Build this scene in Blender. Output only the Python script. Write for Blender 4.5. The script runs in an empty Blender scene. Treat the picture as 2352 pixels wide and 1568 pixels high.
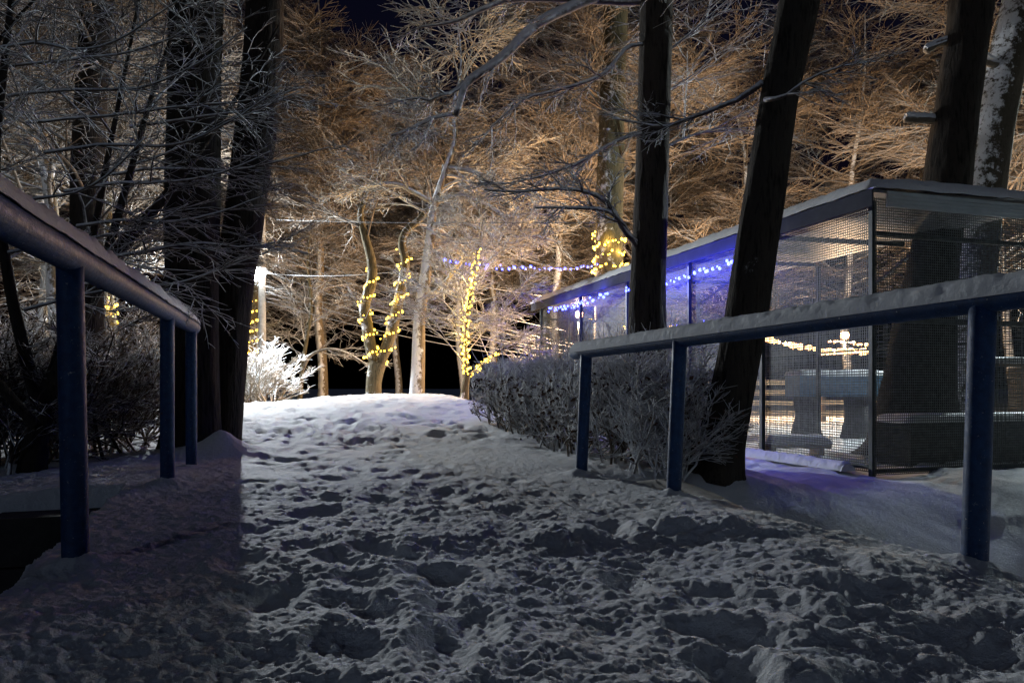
import bpy, math, numpy as np
from mathutils import Vector
rad = math.radians
scene = bpy.context.scene
rng = np.random.default_rng(7)

# ------------------------------------------------------------------ camera, sky, fill from behind, exposure
HC = 0.60                       # lens height above the trodden snow
cd = bpy.data.cameras.new('camera'); cam = bpy.data.objects.new('camera', cd)
scene.collection.objects.link(cam); scene.camera = cam
cam.location = (0, 0, HC); cam.rotation_euler = (rad(90), 0, 0)
cd.sensor_width = 36; cd.lens = 36*1700/2352; cd.shift_y = 108/2352
cd.clip_start = 0.05; cd.clip_end = 2000

world = bpy.data.worlds.new('World'); scene.world = world; world.use_nodes = True
wn = world.node_tree; bg = wn.nodes['Background']
sky = wn.nodes.new('ShaderNodeTexSky'); sky.sky_type = 'NISHITA'; sky.sun_disc = False
sky.sun_elevation = rad(-3); sky.sun_rotation = rad(200); sky.air_density = 1.0; sky.dust_density = 0.4; sky.ozone_density = 3
wn.links.new(sky.outputs[0], bg.inputs[0]); bg.inputs[1].default_value = 0.11

sd = bpy.data.lights.new('rear_fill', 'SUN'); sd.energy = 0.10; sd.angle = rad(10); sd.color = (0.60, 0.76, 1.0)  # added bluish fill, standing in for an unseen lamp behind the camera
rear_fill = bpy.data.objects.new('rear_fill', sd); scene.collection.objects.link(rear_fill)
rear_fill.rotation_euler = Vector((0.35, 1.0, -0.36)).to_track_quat('-Z', 'Y').to_euler()

scene.view_settings.view_transform = 'Standard'; scene.view_settings.look = 'None'
scene.view_settings.exposure = 0.0; scene.view_settings.gamma = 1.0
scene.cycles.use_denoising = True
scene.cycles.denoiser = 'OPENIMAGEDENOISE'
scene.cycles.denoising_input_passes = 'RGB_ALBEDO_NORMAL'
scene.cycles.denoising_prefilter = 'ACCURATE'
scene.cycles.use_adaptive_sampling = True; scene.cycles.adaptive_threshold = 0.02
scene.cycles.max_bounces = 3; scene.cycles.diffuse_bounces = 2; scene.cycles.glossy_bounces = 2
scene.cycles.transparent_max_bounces = 8
scene.cycles.sample_clamp_indirect = 4
scene.cycles.caustics_reflective = False; scene.cycles.caustics_refractive = False
scene.cycles.use_light_tree = True

def P(px, py, Y):               # a place Y metres ahead of the bridge end, from plan measurements
    return np.array(((px-1176)/1700*Y, Y, HC+(892-py)/1700*Y))
def W(wpx, Y): return wpx/1700*Y

# ------------------------------------------------------------------ materials
MATS = {}
def new_mat(name):
    m = bpy.data.materials.new(name); m.use_nodes = True; MATS[name] = m
    nt = m.node_tree; b = nt.nodes['Principled BSDF']
    return m, nt, b
def N(nt, t, **kw):
    n = nt.nodes.new(t)
    for k, v in kw.items(): setattr(n, k, v)
    return n
def L(nt, a, b): nt.links.new(a, b)
def noise(nt, scale, detail=4, rough=0.6, co='Object', stretch=None):
    tc = N(nt, 'ShaderNodeTexCoord'); n = N(nt, 'ShaderNodeTexNoise')
    n.inputs['Scale'].default_value = scale; n.inputs['Detail'].default_value = detail; n.inputs['Roughness'].default_value = rough
    if stretch:
        mp = N(nt, 'ShaderNodeMapping'); mp.inputs['Scale'].default_value = stretch
        L(nt, tc.outputs[co], mp.inputs[0]); L(nt, mp.outputs[0], n.inputs['Vector'])
    else: L(nt, tc.outputs[co], n.inputs['Vector'])
    return n
def ramp(nt, src, p0, c0, p1, c1):
    r = N(nt, 'ShaderNodeValToRGB'); e = r.color_ramp.elements
    e[0].position = p0; e[0].color = (*c0, 1); e[1].position = p1; e[1].color = (*c1, 1)
    L(nt, src, r.inputs[0]); return r
def bump(nt, b, src, strength, dist):
    bp = N(nt, 'ShaderNodeBump'); bp.inputs['Strength'].default_value = strength; bp.inputs['Distance'].default_value = dist
    L(nt, src, bp.inputs['Height']); L(nt, bp.outputs[0], b.inputs['Normal']); return bp
def simple(name, c0, c1, scale=8, rough=0.7, metal=0, bs=0.3, bd=0.005, stretch=None, spec=0.5):
    m, nt, b = new_mat(name)
    n = noise(nt, scale, 6, 0.65, stretch=stretch)
    r = ramp(nt, n.outputs[0], 0.3, c0, 0.7, c1)
    L(nt, r.outputs[0], b.inputs['Base Color']); b.inputs['Roughness'].default_value = rough; b.inputs['Metallic'].default_value = metal
    b.inputs['Specular IOR Level'].default_value = spec
    bump(nt, b, n.outputs[0], bs, bd); return m

def snow_mat(name, b1=(25, 90), dist=0.012, st=0.55):
    m, nt, b = new_mat(name)
    n1 = noise(nt, b1[0], 8, 0.7); n2 = noise(nt, b1[1], 4, 0.7)
    mx = N(nt, 'ShaderNodeMath', operation='MULTIPLY_ADD'); mx.inputs[1].default_value = 0.35
    L(nt, n2.outputs[0], mx.inputs[0]); L(nt, n1.outputs[0], mx.inputs[2])
    r = ramp(nt, n1.outputs[0], 0.25, (0.72, 0.74, 0.77), 0.75, (0.84, 0.85, 0.86))
    L(nt, r.outputs[0], b.inputs['Base Color']); b.inputs['Roughness'].default_value = 0.75
    b.inputs['Specular IOR Level'].default_value = 0.25
    bump(nt, b, mx.outputs[0], st, dist); return m
snow_mat('snow', (30, 110), 0.014, 1.0); snow_mat('snow_cap', (45, 160), 0.012, 1.0)

def twig_mat(name, c0, c1, lo=0.0, hi=0.45, nscale=14, namp=0.9):
    """bark underneath, snow lying wherever the surface faces up"""
    m, nt, b = new_mat(name)
    g = N(nt, 'ShaderNodeNewGeometry'); sx = N(nt, 'ShaderNodeSeparateXYZ'); L(nt, g.outputs['Normal'], sx.inputs[0])
    n = noise(nt, nscale, 3, 0.7)
    a = N(nt, 'ShaderNodeMath', operation='MULTIPLY_ADD'); a.inputs[1].default_value = namp; L(nt, n.outputs[0], a.inputs[0])
    a2 = N(nt, 'ShaderNodeMath', operation='SUBTRACT'); L(nt, sx.outputs[2], a2.inputs[0]); a2.inputs[1].default_value = 0.5*namp
    L(nt, a2.outputs[0], a.inputs[2])
    mr = N(nt, 'ShaderNodeMapRange', interpolation_type='SMOOTHSTEP'); mr.inputs[1].default_value = lo; mr.inputs[2].default_value = hi
    L(nt, a.outputs[0], mr.inputs[0])
    n2 = noise(nt, 5, 3, 0.6)
    r = ramp(nt, n2.outputs[0], 0.35, c0, 0.65, c1)
    mix = N(nt, 'ShaderNodeMix', data_type='RGBA'); L(nt, mr.outputs[0], mix.inputs[0]); L(nt, r.outputs[0], mix.inputs[6])
    mix.inputs[7].default_value = (0.80, 0.81, 0.83, 1)
    L(nt, mix.outputs[2], b.inputs['Base Color']); b.inputs['Roughness'].default_value = 0.85; b.inputs['Specular IOR Level'].default_value = 0.15
    return m
twig_mat('twig', (0.085, 0.066, 0.048), (0.17, 0.135, 0.10))
twig_mat('twig_pale', (0.20, 0.17, 0.12), (0.30, 0.25, 0.17), -0.3, 0.3)
twig_mat('twig_frost', (0.07, 0.05, 0.035), (0.15, 0.11, 0.08), -1.0, 0.0)
twig_mat('twig_snowy', (0.04, 0.033, 0.028), (0.09, 0.07, 0.06), -0.6, 0.1)
twig_mat('twig_dark', (0.035, 0.028, 0.024), (0.08, 0.06, 0.05), 0.05, 0.5)

def bark_mat(name, c0, c1, wind=(-0.5, -0.75, 0.45), amount=0.5, scale=1.0):
    """furrowed bark with wind-driven snow stuck in patches on the weather side"""
    m, nt, b = new_mat(name)
    n = noise(nt, 9*scale, 7, 0.7, stretch=(1.6, 1.6, 0.28)); v = noise(nt, 30*scale, 4, 0.6, stretch=(1.5, 1.5, 0.2))
    ad = N(nt, 'ShaderNodeMath', operation='ADD'); L(nt, n.outputs[0], ad.inputs[0]); L(nt, v.outputs[0], ad.inputs[1])
    r = ramp(nt, ad.outputs[0], 0.75, c0, 1.25, c1)
    g = N(nt, 'ShaderNodeNewGeometry'); d = N(nt, 'ShaderNodeVectorMath', operation='DOT_PRODUCT')
    w = Vector(wind).normalized(); d.inputs[1].default_value = w; L(nt, g.outputs['Normal'], d.inputs[0])
    n3 = noise(nt, 3.5*scale, 10, 0.75)
    a = N(nt, 'ShaderNodeMath', operation='MULTIPLY_ADD'); a.inputs[1].default_value = 3.2; L(nt, n3.outputs[0], a.inputs[0]); 
    dd = N(nt, 'ShaderNodeMath', operation='SUBTRACT'); L(nt, d.outputs['Value'], dd.inputs[0]); dd.inputs[1].default_value = 2.45-amount
    L(nt, dd.outputs[0], a.inputs[2])
    mr = N(nt, 'ShaderNodeMapRange', interpolation_type='SMOOTHSTEP'); mr.inputs[1].default_value = 0.0; mr.inputs[2].default_value = 0.35
    L(nt, a.outputs[0], mr.inputs[0])
    mix = N(nt, 'ShaderNodeMix', data_type='RGBA'); L(nt, mr.outputs[0], mix.inputs[0]); L(nt, r.outputs[0], mix.inputs[6]); mix.inputs[7].default_value = (0.78, 0.79, 0.81, 1)
    L(nt, mix.outputs[2], b.inputs['Base Color']); b.inputs['Roughness'].default_value = 0.9; b.inputs['Specular IOR Level'].default_value = 0.15
    bump(nt, b, ad.outputs[0], 0.9, 0.03); return m
bark_mat('bark_dark', (0.006, 0.005, 0.0045), (0.034, 0.028, 0.023), amount=-0.7)
bark_mat('bark_furrowed', (0.008, 0.007, 0.006), (0.05, 0.042, 0.034), amount=-0.5)
bark_mat('bark_olive', (0.03, 0.026, 0.014), (0.10, 0.08, 0.045), amount=-0.05)
bark_mat('bark_plastered', (0.06, 0.05, 0.03), (0.18, 0.14, 0.09), amount=0.5, scale=1.6)
bark_mat('bark_windblown', (0.03, 0.026, 0.018), (0.09, 0.075, 0.055), wind=(-0.85, -0.45, 0.3), amount=0.2, scale=3.2)

m, nt, b = new_mat('blue_paint')
n = noise(nt, 30, 6, 0.7); r = ramp(nt, n.outputs[0], 0.35, (0.006, 0.028, 0.085), 0.62, (0.011, 0.05, 0.15))
n2 = noise(nt, 70, 5, 0.75); fr = N(nt, 'ShaderNodeMapRange'); fr.inputs[1].default_value = 0.63; fr.inputs[2].default_value = 0.72; L(nt, n2.outputs[0], fr.inputs[0])
n3 = noise(nt, 11, 6, 0.7); rs = N(nt, 'ShaderNodeMapRange'); rs.inputs[1].default_value = 0.66; rs.inputs[2].default_value = 0.70; L(nt, n3.outputs[0], rs.inputs[0])
m1_ = N(nt, 'ShaderNodeMix', data_type='RGBA'); L(nt, rs.outputs[0], m1_.inputs[0]); L(nt, r.outputs[0], m1_.inputs[6]); m1_.inputs[7].default_value = (0.05, 0.028, 0.018, 1)
m2_ = N(nt, 'ShaderNodeMix', data_type='RGBA'); L(nt, fr.outputs[0], m2_.inputs[0]); L(nt, m1_.outputs[2], m2_.inputs[6]); m2_.inputs[7].default_value = (0.55, 0.58, 0.62, 1)
L(nt, m2_.outputs[2], b.inputs['Base Color']); rr_ = ramp(nt, n2.outputs[0], 0.3, (0.36, 0.36, 0.36), 0.7, (0.75, 0.75, 0.75)); L(nt, rr_.outputs[0], b.inputs['Roughness']); b.inputs['Specular IOR Level'].default_value = 0.35; bump(nt, b, n2.outputs[0], 0.45, 0.004)
simple('concrete', (0.22, 0.21, 0.19), (0.38, 0.36, 0.33), 14, 0.9)
simple('green_steel', (0.02, 0.03, 0.03), (0.05, 0.065, 0.06), 20, 0.55)
simple('wire', (0.04, 0.05, 0.05), (0.15, 0.165, 0.165), 20, 0.6)
simple('roof_sheet', (0.09, 0.10, 0.105), (0.14, 0.155, 0.16), 3, 0.5, bs=0.1)
simple('eave_paint', (0.035, 0.038, 0.05), (0.06, 0.065, 0.08), 4, 0.85, bs=0.1, spec=0.1)
simple('fascia_paint', (0.30, 0.34, 0.35), (0.40, 0.45, 0.46), 4, 0.45, bs=0.1)
simple('old_wood', (0.10, 0.065, 0.04), (0.22, 0.15, 0.09), 6, 0.85, stretch=(0.3, 6, 6))
simple('pale_wood', (0.32, 0.21, 0.12), (0.48, 0.33, 0.19), 6, 0.8, stretch=(0.3, 6, 6))
simple('dark_board', (0.018, 0.018, 0.017), (0.05, 0.048, 0.042), 6, 0.8)
simple('blue_tarp', (0.05, 0.13, 0.22), (0.09, 0.20, 0.32), 5, 0.5, bs=0.6, bd=0.03)
simple('cable', (0.03, 0.03, 0.03), (0.06, 0.06, 0.06), 20, 0.7)
simple('frosted_cable', (0.08, 0.08, 0.08), (0.40, 0.40, 0.41), 30, 0.85)
simple('dry_leaf', (0.03, 0.014, 0.008), (0.11, 0.05, 0.028), 9, 0.8)
simple('lamp_metal', (0.18, 0.18, 0.18), (0.30, 0.30, 0.30), 10, 0.5, metal=0.6)
def glow(name, col, s):
    m, nt, b = new_mat(name)
    b.inputs['Base Color'].default_value = (*col, 1); b.inputs['Emission Color'].default_value = (*col, 1); b.inputs['Emission Strength'].default_value = s
    return m
glow('bulb_yellow', (1.0, 0.60, 0.055), 11.0)
glow('bulb_blue', (0.045, 0.06, 1.0), 18.0)
glow('bulb_warm', (1.0, 0.55, 0.22), 9.0)
glow('lamp_white', (0.90, 0.97, 1.0), 60.0)

# ------------------------------------------------------------------ mesh helpers
C = scene.collection
class Acc:
    def __init__(s): s.v = []; s.f = []; s.t = []; s.n = 0
    def add(s, v, quads=None, tris=None):
        v = np.asarray(v, float).reshape(-1, 3)
        if quads is not None and len(quads): s.f.append(np.asarray(quads, np.int64)+s.n)
        if tris is not None and len(tris): s.t.append(np.asarray(tris, np.int64)+s.n)
        s.v.append(v); s.n += len(v)
    def mesh(s, name, mat, smooth=True):
        me = bpy.data.meshes.new(name)
        v = np.concatenate(s.v) if s.v else np.zeros((0, 3))
        q = np.concatenate(s.f) if s.f else np.zeros((0, 4), np.int64)
        t = np.concatenate(s.t) if s.t else np.zeros((0, 3), np.int64)
        me.vertices.add(len(v)); me.vertices.foreach_set('co', v.astype(np.float32).ravel())
        me.loops.add(q.size+t.size); me.loops.foreach_set('vertex_index', np.concatenate([q.ravel(), t.ravel()]).astype(np.int32))
        me.polygons.add(len(q)+len(t))
        ls = np.concatenate([np.arange(len(q))*4, q.size+np.arange(len(t))*3]).astype(np.int32)
        me.polygons.foreach_set('loop_start', ls)
        me.polygons.foreach_set('use_smooth', np.full(len(ls), smooth))
        me.update(calc_edges=True); me.validate()
        me.materials.append(MATS[mat] if isinstance(mat, str) else mat)
        return me
    def build(s, name, mat, parent=None, smooth=True): return link(name, s.mesh(name, mat, smooth), parent)
def link(name, me, parent=None):
    o = bpy.data.objects.new(name, me); C.objects.link(o)
    if parent is not None: o.parent = parent
    return o
def tag(o, label=None, cat=None, group=None, kind=None):
    if label: o['label'] = label
    if cat: o['category'] = cat
    if group: o['group'] = group
    if kind: o['kind'] = kind
    return o
def empty(name, loc, label, cat, group=None):
    o = bpy.data.objects.new(name, None); C.objects.link(o); o.location = loc
    return tag(o, label, cat, group)
class Thing:
    """an Empty at the base; parts are given in world metres and stored relative to it"""
    def __init__(s, name, loc, label, cat, group=None):
        s.o = empty(name, loc, label, cat, group); s.l = np.array(loc, float)
    def part(s, acc, name, mat, smooth=True, parent=None):
        for i in range(len(acc.v)): acc.v[i] = acc.v[i]-s.l
        return acc.build(name, mat, parent if parent is not None else s.o, smooth)

def unit(a): return a/np.maximum(np.linalg.norm(a, axis=-1, keepdims=True), 1e-9)
def tubes(acc, PT, R, k=5, cap=True, ref=None):
    PT = np.asarray(PT, float); R = np.asarray(R, float)
    if PT.ndim == 2: PT = PT[None]; R = R[None]
    Nb, n, _ = PT.shape
    T = np.gradient(PT, axis=1) if n > 2 else np.repeat(PT[:, 1:]-PT[:, :1], 2, axis=1)
    T = unit(T); md = unit(PT[:, -1]-PT[:, 0])
    if ref is None:
        rf = np.where(np.abs(md[:, 2:3]) > 0.85, np.array([[1.0, 0.03, 0]]), np.array([[0.02, 0, 1.0]]))
    else: rf = np.repeat(np.array(ref, float)[None], Nb, 0)
    A = unit(np.cross(T, rf[:, None, :])); B = np.cross(A, T)
    ang = np.arange(k)*2*np.pi/k
    V = PT[:, :, None, :]+R[:, :, None, None]*(np.cos(ang)[None, None, :, None]*A[:, :, None, :]+np.sin(ang)[None, None, :, None]*B[:, :, None, :])
    idx = np.arange(Nb*n*k).reshape(Nb, n, k)
    a = idx[:, :-1, :]; bq = np.roll(idx, -1, axis=2)[:, :-1, :]; c = np.roll(idx, -1, axis=2)[:, 1:, :]; d = idx[:, 1:, :]
    q = np.stack([a, d, c, bq], -1).reshape(-1, 4)
    tr = None
    if cap and k >= 4:
        tr = []
        for j in range(1, k-1):
            tr.append(np.stack([idx[:, -1, 0], idx[:, -1, j+1], idx[:, -1, j]], -1)); tr.append(np.stack([idx[:, 0, 0], idx[:, 0, j], idx[:, 0, j+1]], -1))
        tr = np.concatenate(tr)
    acc.add(V, q, tr)
def resample(pts, r, step):
    """smooth a measured centre line"""
    pts = np.asarray(pts, float); r = np.asarray(r, float)
    s = np.concatenate([[0], np.cumsum(np.linalg.norm(np.diff(pts, axis=0), axis=1))])
    n = max(3, int(s[-1]/step)+1); q = np.linspace(0, s[-1], n)
    # catmull-rom through the points
    i = np.clip(np.searchsorted(s, q, side='right')-1, 0, len(s)-2); t = (q-s[i])/(s[i+1]-s[i])
    p0 = pts[np.maximum(i-1, 0)]; p1 = pts[i]; p2 = pts[i+1]; p3 = pts[np.minimum(i+2, len(pts)-1)]; t = t[:, None]
    out = 0.5*((2*p1)+(-p0+p2)*t+(2*p0-5*p1+4*p2-p3)*t**2+(-p0+3*p1-3*p2+p3)*t**3)
    return out, np.interp(q, s, r)
def box(acc, c, size, rz=0.0, tilt=None):
    sx, sy, sz = np.array(size)/2
    v = np.array([[x, y, z] for x in (-sx, sx) for y in (-sy, sy) for z in (-sz, sz)])
    if tilt is not None: v = v @ np.array(tilt).T
    cr, sr = math.cos(rz), math.sin(rz)
    v = v @ np.array([[cr, -sr, 0], [sr, cr, 0], [0, 0, 1]]).T+np.array(c)
    acc.add(v, [[0, 1, 3, 2], [4, 6, 7, 5], [0, 4, 5, 1], [2, 3, 7, 6], [0, 2, 6, 4], [1, 5, 7, 3]])
def beam(acc, a, b, w, h, up=(0, 0, 1)):
    a = np.array(a, float); b = np.array(b, float); t = unit(b-a)
    s = np.cross(t, up); s = unit(s) if np.linalg.norm(s) > 1e-3 else np.array([1.0, 0, 0]); u = np.cross(s, t)
    v = [p+s*x*w/2+u*z*h/2 for p in (a, b) for x in (-1, 1) for z in (-1, 1)]
    acc.add(v, [[0, 1, 3, 2], [4, 6, 7, 5], [0, 4, 5, 1], [2, 3, 7, 6], [0, 2, 6, 4], [1, 5, 7, 3]])
def ico(r=1.0, squash=1.0):
    t = (1+5**0.5)/2
    v = np.array([[-1, t, 0], [1, t, 0], [-1, -t, 0], [1, -t, 0], [0, -1, t], [0, 1, t], [0, -1, -t], [0, 1, -t], [t, 0, -1], [t, 0, 1], [-t, 0, -1], [-t, 0, 1]])
    v = unit(v)*r; v[:, 2] *= squash
    f = [[0, 11, 5], [0, 5, 1], [0, 1, 7], [0, 7, 10], [0, 10, 11], [1, 5, 9], [5, 11, 4], [11, 10, 2], [10, 7, 6], [7, 1, 8], [3, 9, 4], [3, 4, 2], [3, 2, 6], [3, 6, 8], [3, 8, 9], [4, 9, 5], [2, 4, 11], [6, 2, 10], [8, 6, 7], [9, 8, 1]]
    return v, f

# value noise
_perm = rng.permutation(4096)
def vnoise(x, y, seed=0):
    xi = np.floor(x).astype(np.int64); yi = np.floor(y).astype(np.int64); fx = x-xi; fy = y-yi
    fx = fx*fx*fx*(fx*(fx*6-15)+10); fy = fy*fy*fy*(fy*(fy*6-15)+10)
    def g(i, j): return _perm[(_perm[(i+seed*131) & 4095]+j*7+seed) & 4095]/2047.5-1
    return (g(xi, yi)*(1-fx)+g(xi+1, yi)*fx)*(1-fy)+(g(xi, yi+1)*(1-fx)+g(xi+1, yi+1)*fx)*fy
def fbm(x, y, oct=4, seed=0, gain=0.5):
    a = 1.0; s = 0; t = 0
    for o in range(oct):
        c, sn = math.cos(o*0.9+seed), math.sin(o*0.9+seed)
        s = s+a*vnoise((x*c-y*sn)*2.03**o+o*17.3, (x*sn+y*c)*2.03**o-o*9.1, seed+o); t += a; a *= gain
    return s/t
def sm(a, b, x):
    t = np.clip((x-a)/(b-a), 0, 1); return t*t*(3-2*t)

# ------------------------------------------------------------------ the ground
def uv(x, y): return -0.329*x+0.944*y, 0.944*x+0.329*y      # along and across the footbridge
def xy(u, v): return -0.329*u+0.944*v, 0.944*u+0.329*v
prints = []
for i in range(260):
    u = rng.uniform(0.6, 11.5); v = rng.uniform(-0.02, 1.75)
    if rng.random() < 0.35: v = rng.normal(0.75, 0.45)
    if v < -0.02 and u < 7: continue
    prints.append((u, v, rng.normal(0, 0.35), rng.uniform(0.11, 0.16), rng.uniform(0.055, 0.08), rng.uniform(0.010, 0.026)))
for i in range(150):
    prints.append((rng.uniform(8, 16.5), rng.uniform(-3.2, 2.6), rng.normal(0, 0.6), rng.uniform(0.13, 0.2), rng.uniform(0.07, 0.1), rng.uniform(0.02, 0.05)))
for (px, py, d) in ((1020, 1500, .10), (1100, 1430, .08), (800, 1380, .10), (560, 1290, .09), (1660, 1450, .14), (1440, 1330, .08), (870, 1410, .09), (790, 1490, .1), (1690, 1530, .12), (640, 1360, .09), (830, 1330, .07)):
    Y = 1700*HC/(py-892); X = (px-1176)/1700*Y; u, v = uv(X, Y)
    prints.append((u, v, rng.normal(0, 0.3), 0.12, 0.06, d*0.30))
def ground(x, y, detail=True):
    u, v = uv(x, y)
    s = x+0.31*(y-7.5)
    rampz = 0.48*np.clip((y-7.6)/8.2, 0, 1); rampz = rampz-0.03*np.clip(y-16.5, 0, 40)
    rampz = rampz*(1-0.55*sm(-2.5, -7, x))
    side = sm(0.9, 2.8, s)*sm(3.5, 6.0, y)
    g = rampz*(1-side)-0.30*side
    g = g-0.06*sm(-0.9, -2.0, v)*sm(9, 5, y)
    # the ditch the bridge crosses
    left = sm(4.98, 4.78, u+0.10*np.sin(v*2.1))*sm(-2.4, -1.2, u)
    right = sm(5.25+0.12*np.sin(x*1.9), 2.3, u)*sm(-2.4, -1.2, u)
    gl = g*(1-left)-3.2*left; gr = g*(1-right)-1.35*right
    if detail: gr = gr+0.05*fbm(x*1.3, y*1.3, 3, 5)*sm(2.3, 2.7, v)
    side_lr = sm(0.4, 1.2, v)
    gg = gl*(1-side_lr)+gr*side_lr
    wob = 0.05*fbm(u*2.2, v*0.5, 3, 11) if detail else 0
    deck = -3.5*sm(-0.72-wob, -0.92-wob, v)-2.2*np.clip((v-2.28-wob)/0.55, 0, 1)**1.5-2.5*sm(5.6, 7.0, u)
    if detail: deck = deck+0.05*sm(2.4, 1.7, v)*sm(1.2, 1.9, v)*sm(3.4, 2.6, u)*1
    z = np.maximum(gg, deck)
    # heaps round the posts and the twin tree
    for (hx, hy, a, w) in HEAPS: z = z+a*np.exp(-((x-hx)**2+(y-hy)**2)/w**2)
    if not detail: return z
    ontop = (z > -0.5).astype(float)
    near = sm(14, 7, y)
    z = z+ontop*(0.03*fbm(x*1.4, y*1.4, 2, 1)*near+0.05*fbm(x*0.35, y*0.35, 3, 2)*sm(4, 9, y))
    trod = sm(-0.12, 0.15, v)*sm(2.1, 1.7, v)
    far_trod = sm(7, 9, u)*sm(-5, -3.5, v)*sm(3, 2, v)
    tr = np.maximum(trod, far_trod*0.6)*ontop
    # footprints with pushed-up rims
    for (pu, pv, a, la, lb, d) in prints:
        du = u-pu; dv = v-pv
        m = np.abs(du)+np.abs(dv) < 0.6
        if not m.any(): continue
        du = du[m]; dv = dv[m]; ca, sa = math.cos(a), math.sin(a)
        e = ((du*ca+dv*sa)/la)**2+((-du*sa+dv*ca)/lb)**2
        e = e*(1+0.35*fbm(x[m]*9, y[m]*9, 2, 3))
        z[m] += ontop[m]*(-d*np.exp(-e**2*0.55)+0.12*d*np.exp(-(np.sqrt(e)-1.6)**2*3.0))
    bump1 = fbm(x*3.4, y*3.4, 4, 4); puff = np.abs(fbm(x*7.5, y*7.5, 4, 6, 0.55))*2
    z = z+near*ontop*(0.009*bump1*(0.4+0.6*tr)+0.007*(puff-0.4)*(0.5+0.5*tr))
    g1 = fbm(x*27, y*27, 3, 8, 0.6); g2 = fbm(x*62, y*62, 2, 9)
    z = z+sm(9, 4, y)*ontop*(0.0088*g1+0.0028*np.abs(g1)*2)+sm(9, 4, y)*ontop*0.0046*g2
    z = z+sm(6, 9, y)*sm(24, 15, y)*ontop*0.032*(np.abs(fbm(x*3.0, y*3.0, 4, 21, 0.6))*2-0.4)
    # the shovelled ridge of crumbled lumps across the right half of the deck
    ridge = np.exp(-((y-2.95-0.10*np.sin(x*3.1)-0.05*fbm(x*5, y, 2, 30))/0.15)**2)*sm(0.0, 0.25, x)*sm(1.45, 1.05, x)
    lump = np.clip(0.2+1.5*np.abs(fbm(x*6, y*6, 3, 31, 0.55)), 0, 1.0)
    z = z+ridge*(0.012+0.05*lump)
    ridge2 = np.exp(-((x-0.62-0.45*(y-1.5))/0.16)**2)*sm(2.6, 2.1, y)
    z = z+ridge2*(0.006+0.025*np.clip(np.abs(fbm(x*5, y*5, 3, 33))*2, 0, 1))
    return z

LP = [np.array((-1.465, 2.50)), np.array((-2.127, 4.57)), np.array((-2.48, 5.73))]     # left posts
RP = [np.array((1.53, 2.47)), np.array((0.88, 4.11)), np.array((0.471, 5.20))]          # right posts
HEAPS = [(*(LP[0]+0.0), 0.035, 0.075), (*(LP[1]+0.0), 0.03, 0.07), (*(LP[2]+0.0), 0.03, 0.07), (*(RP[0]+0.0), 0.035, 0.075), (*(RP[1]+0.0), 0.03, 0.07), (*(RP[2]+0.0), 0.03, 0.07), (LP[0][0], LP[0][1]+0.03, 0.02, 0.12), (LP[1][0], LP[1][1], 0.03, 0.15), (RP[0][0]-0.25, RP[0][1]-0.1, 0.03, 0.25), (RP[1][0], RP[1][1], 0.01, 0.15), (RP[2][0], RP[2][1], 0.03, 0.15),
         (-2.64, 6.72, 0.08, 0.12), (-2.58, 6.62, 0.09, 0.28), (-3.0, 6.6, 0.05, 0.5), (1.55, 5.7, 0.08, 0.3)]

def build_ground():
    r = [0.35]
    while r[-1] < 1500:
        k = 0.0046 if r[-1] < 4.5 else 0.0065 if r[-1] < 9 else 0.011 if r[-1] < 24 else 0.05
        if r[-1] < 1.25: k = 0.02
        r.append(r[-1]*(1+k))
    r = np.array(r)
    a = np.concatenate([np.linspace(-180, -62, 30, endpoint=False), np.linspace(-62, -38, 40, endpoint=False), np.linspace(-38, 38, 500, endpoint=False), np.linspace(38, 62, 40, endpoint=False), np.linspace(62, 180, 30, endpoint=False)])
    a = np.radians(a)
    Rr, Aa = np.meshgrid(r, a, indexing='ij')
    x = Rr*np.sin(Aa); y = Rr*np.cos(Aa)
    z = ground(x.ravel(), y.ravel()).reshape(x.shape)
    n, m = x.shape
    idx = np.arange(n*m).reshape(n, m); nx = np.roll(idx, -1, axis=1)
    q = np.stack([idx[:-1], nx[:-1], nx[1:], idx[1:]], -1).reshape(-1, 4)
    acc = Acc(); acc.add(np.stack([x, y, z], -1), q[:, ::-1])
    c = len(x.ravel()); acc.add([[0, 0, float(z[0].mean())]], None, None)
    acc.t.append(np.stack([np.full(m, c), nx[0], idx[0]], -1)[:, ::-1])
    o = acc.build('snow_ground', 'snow'); o['kind'] = 'structure'; return o
build_ground()
def gz(x, y):
    return float(ground(np.array([float(x)]), np.array([float(y)]), False)[0])

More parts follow.
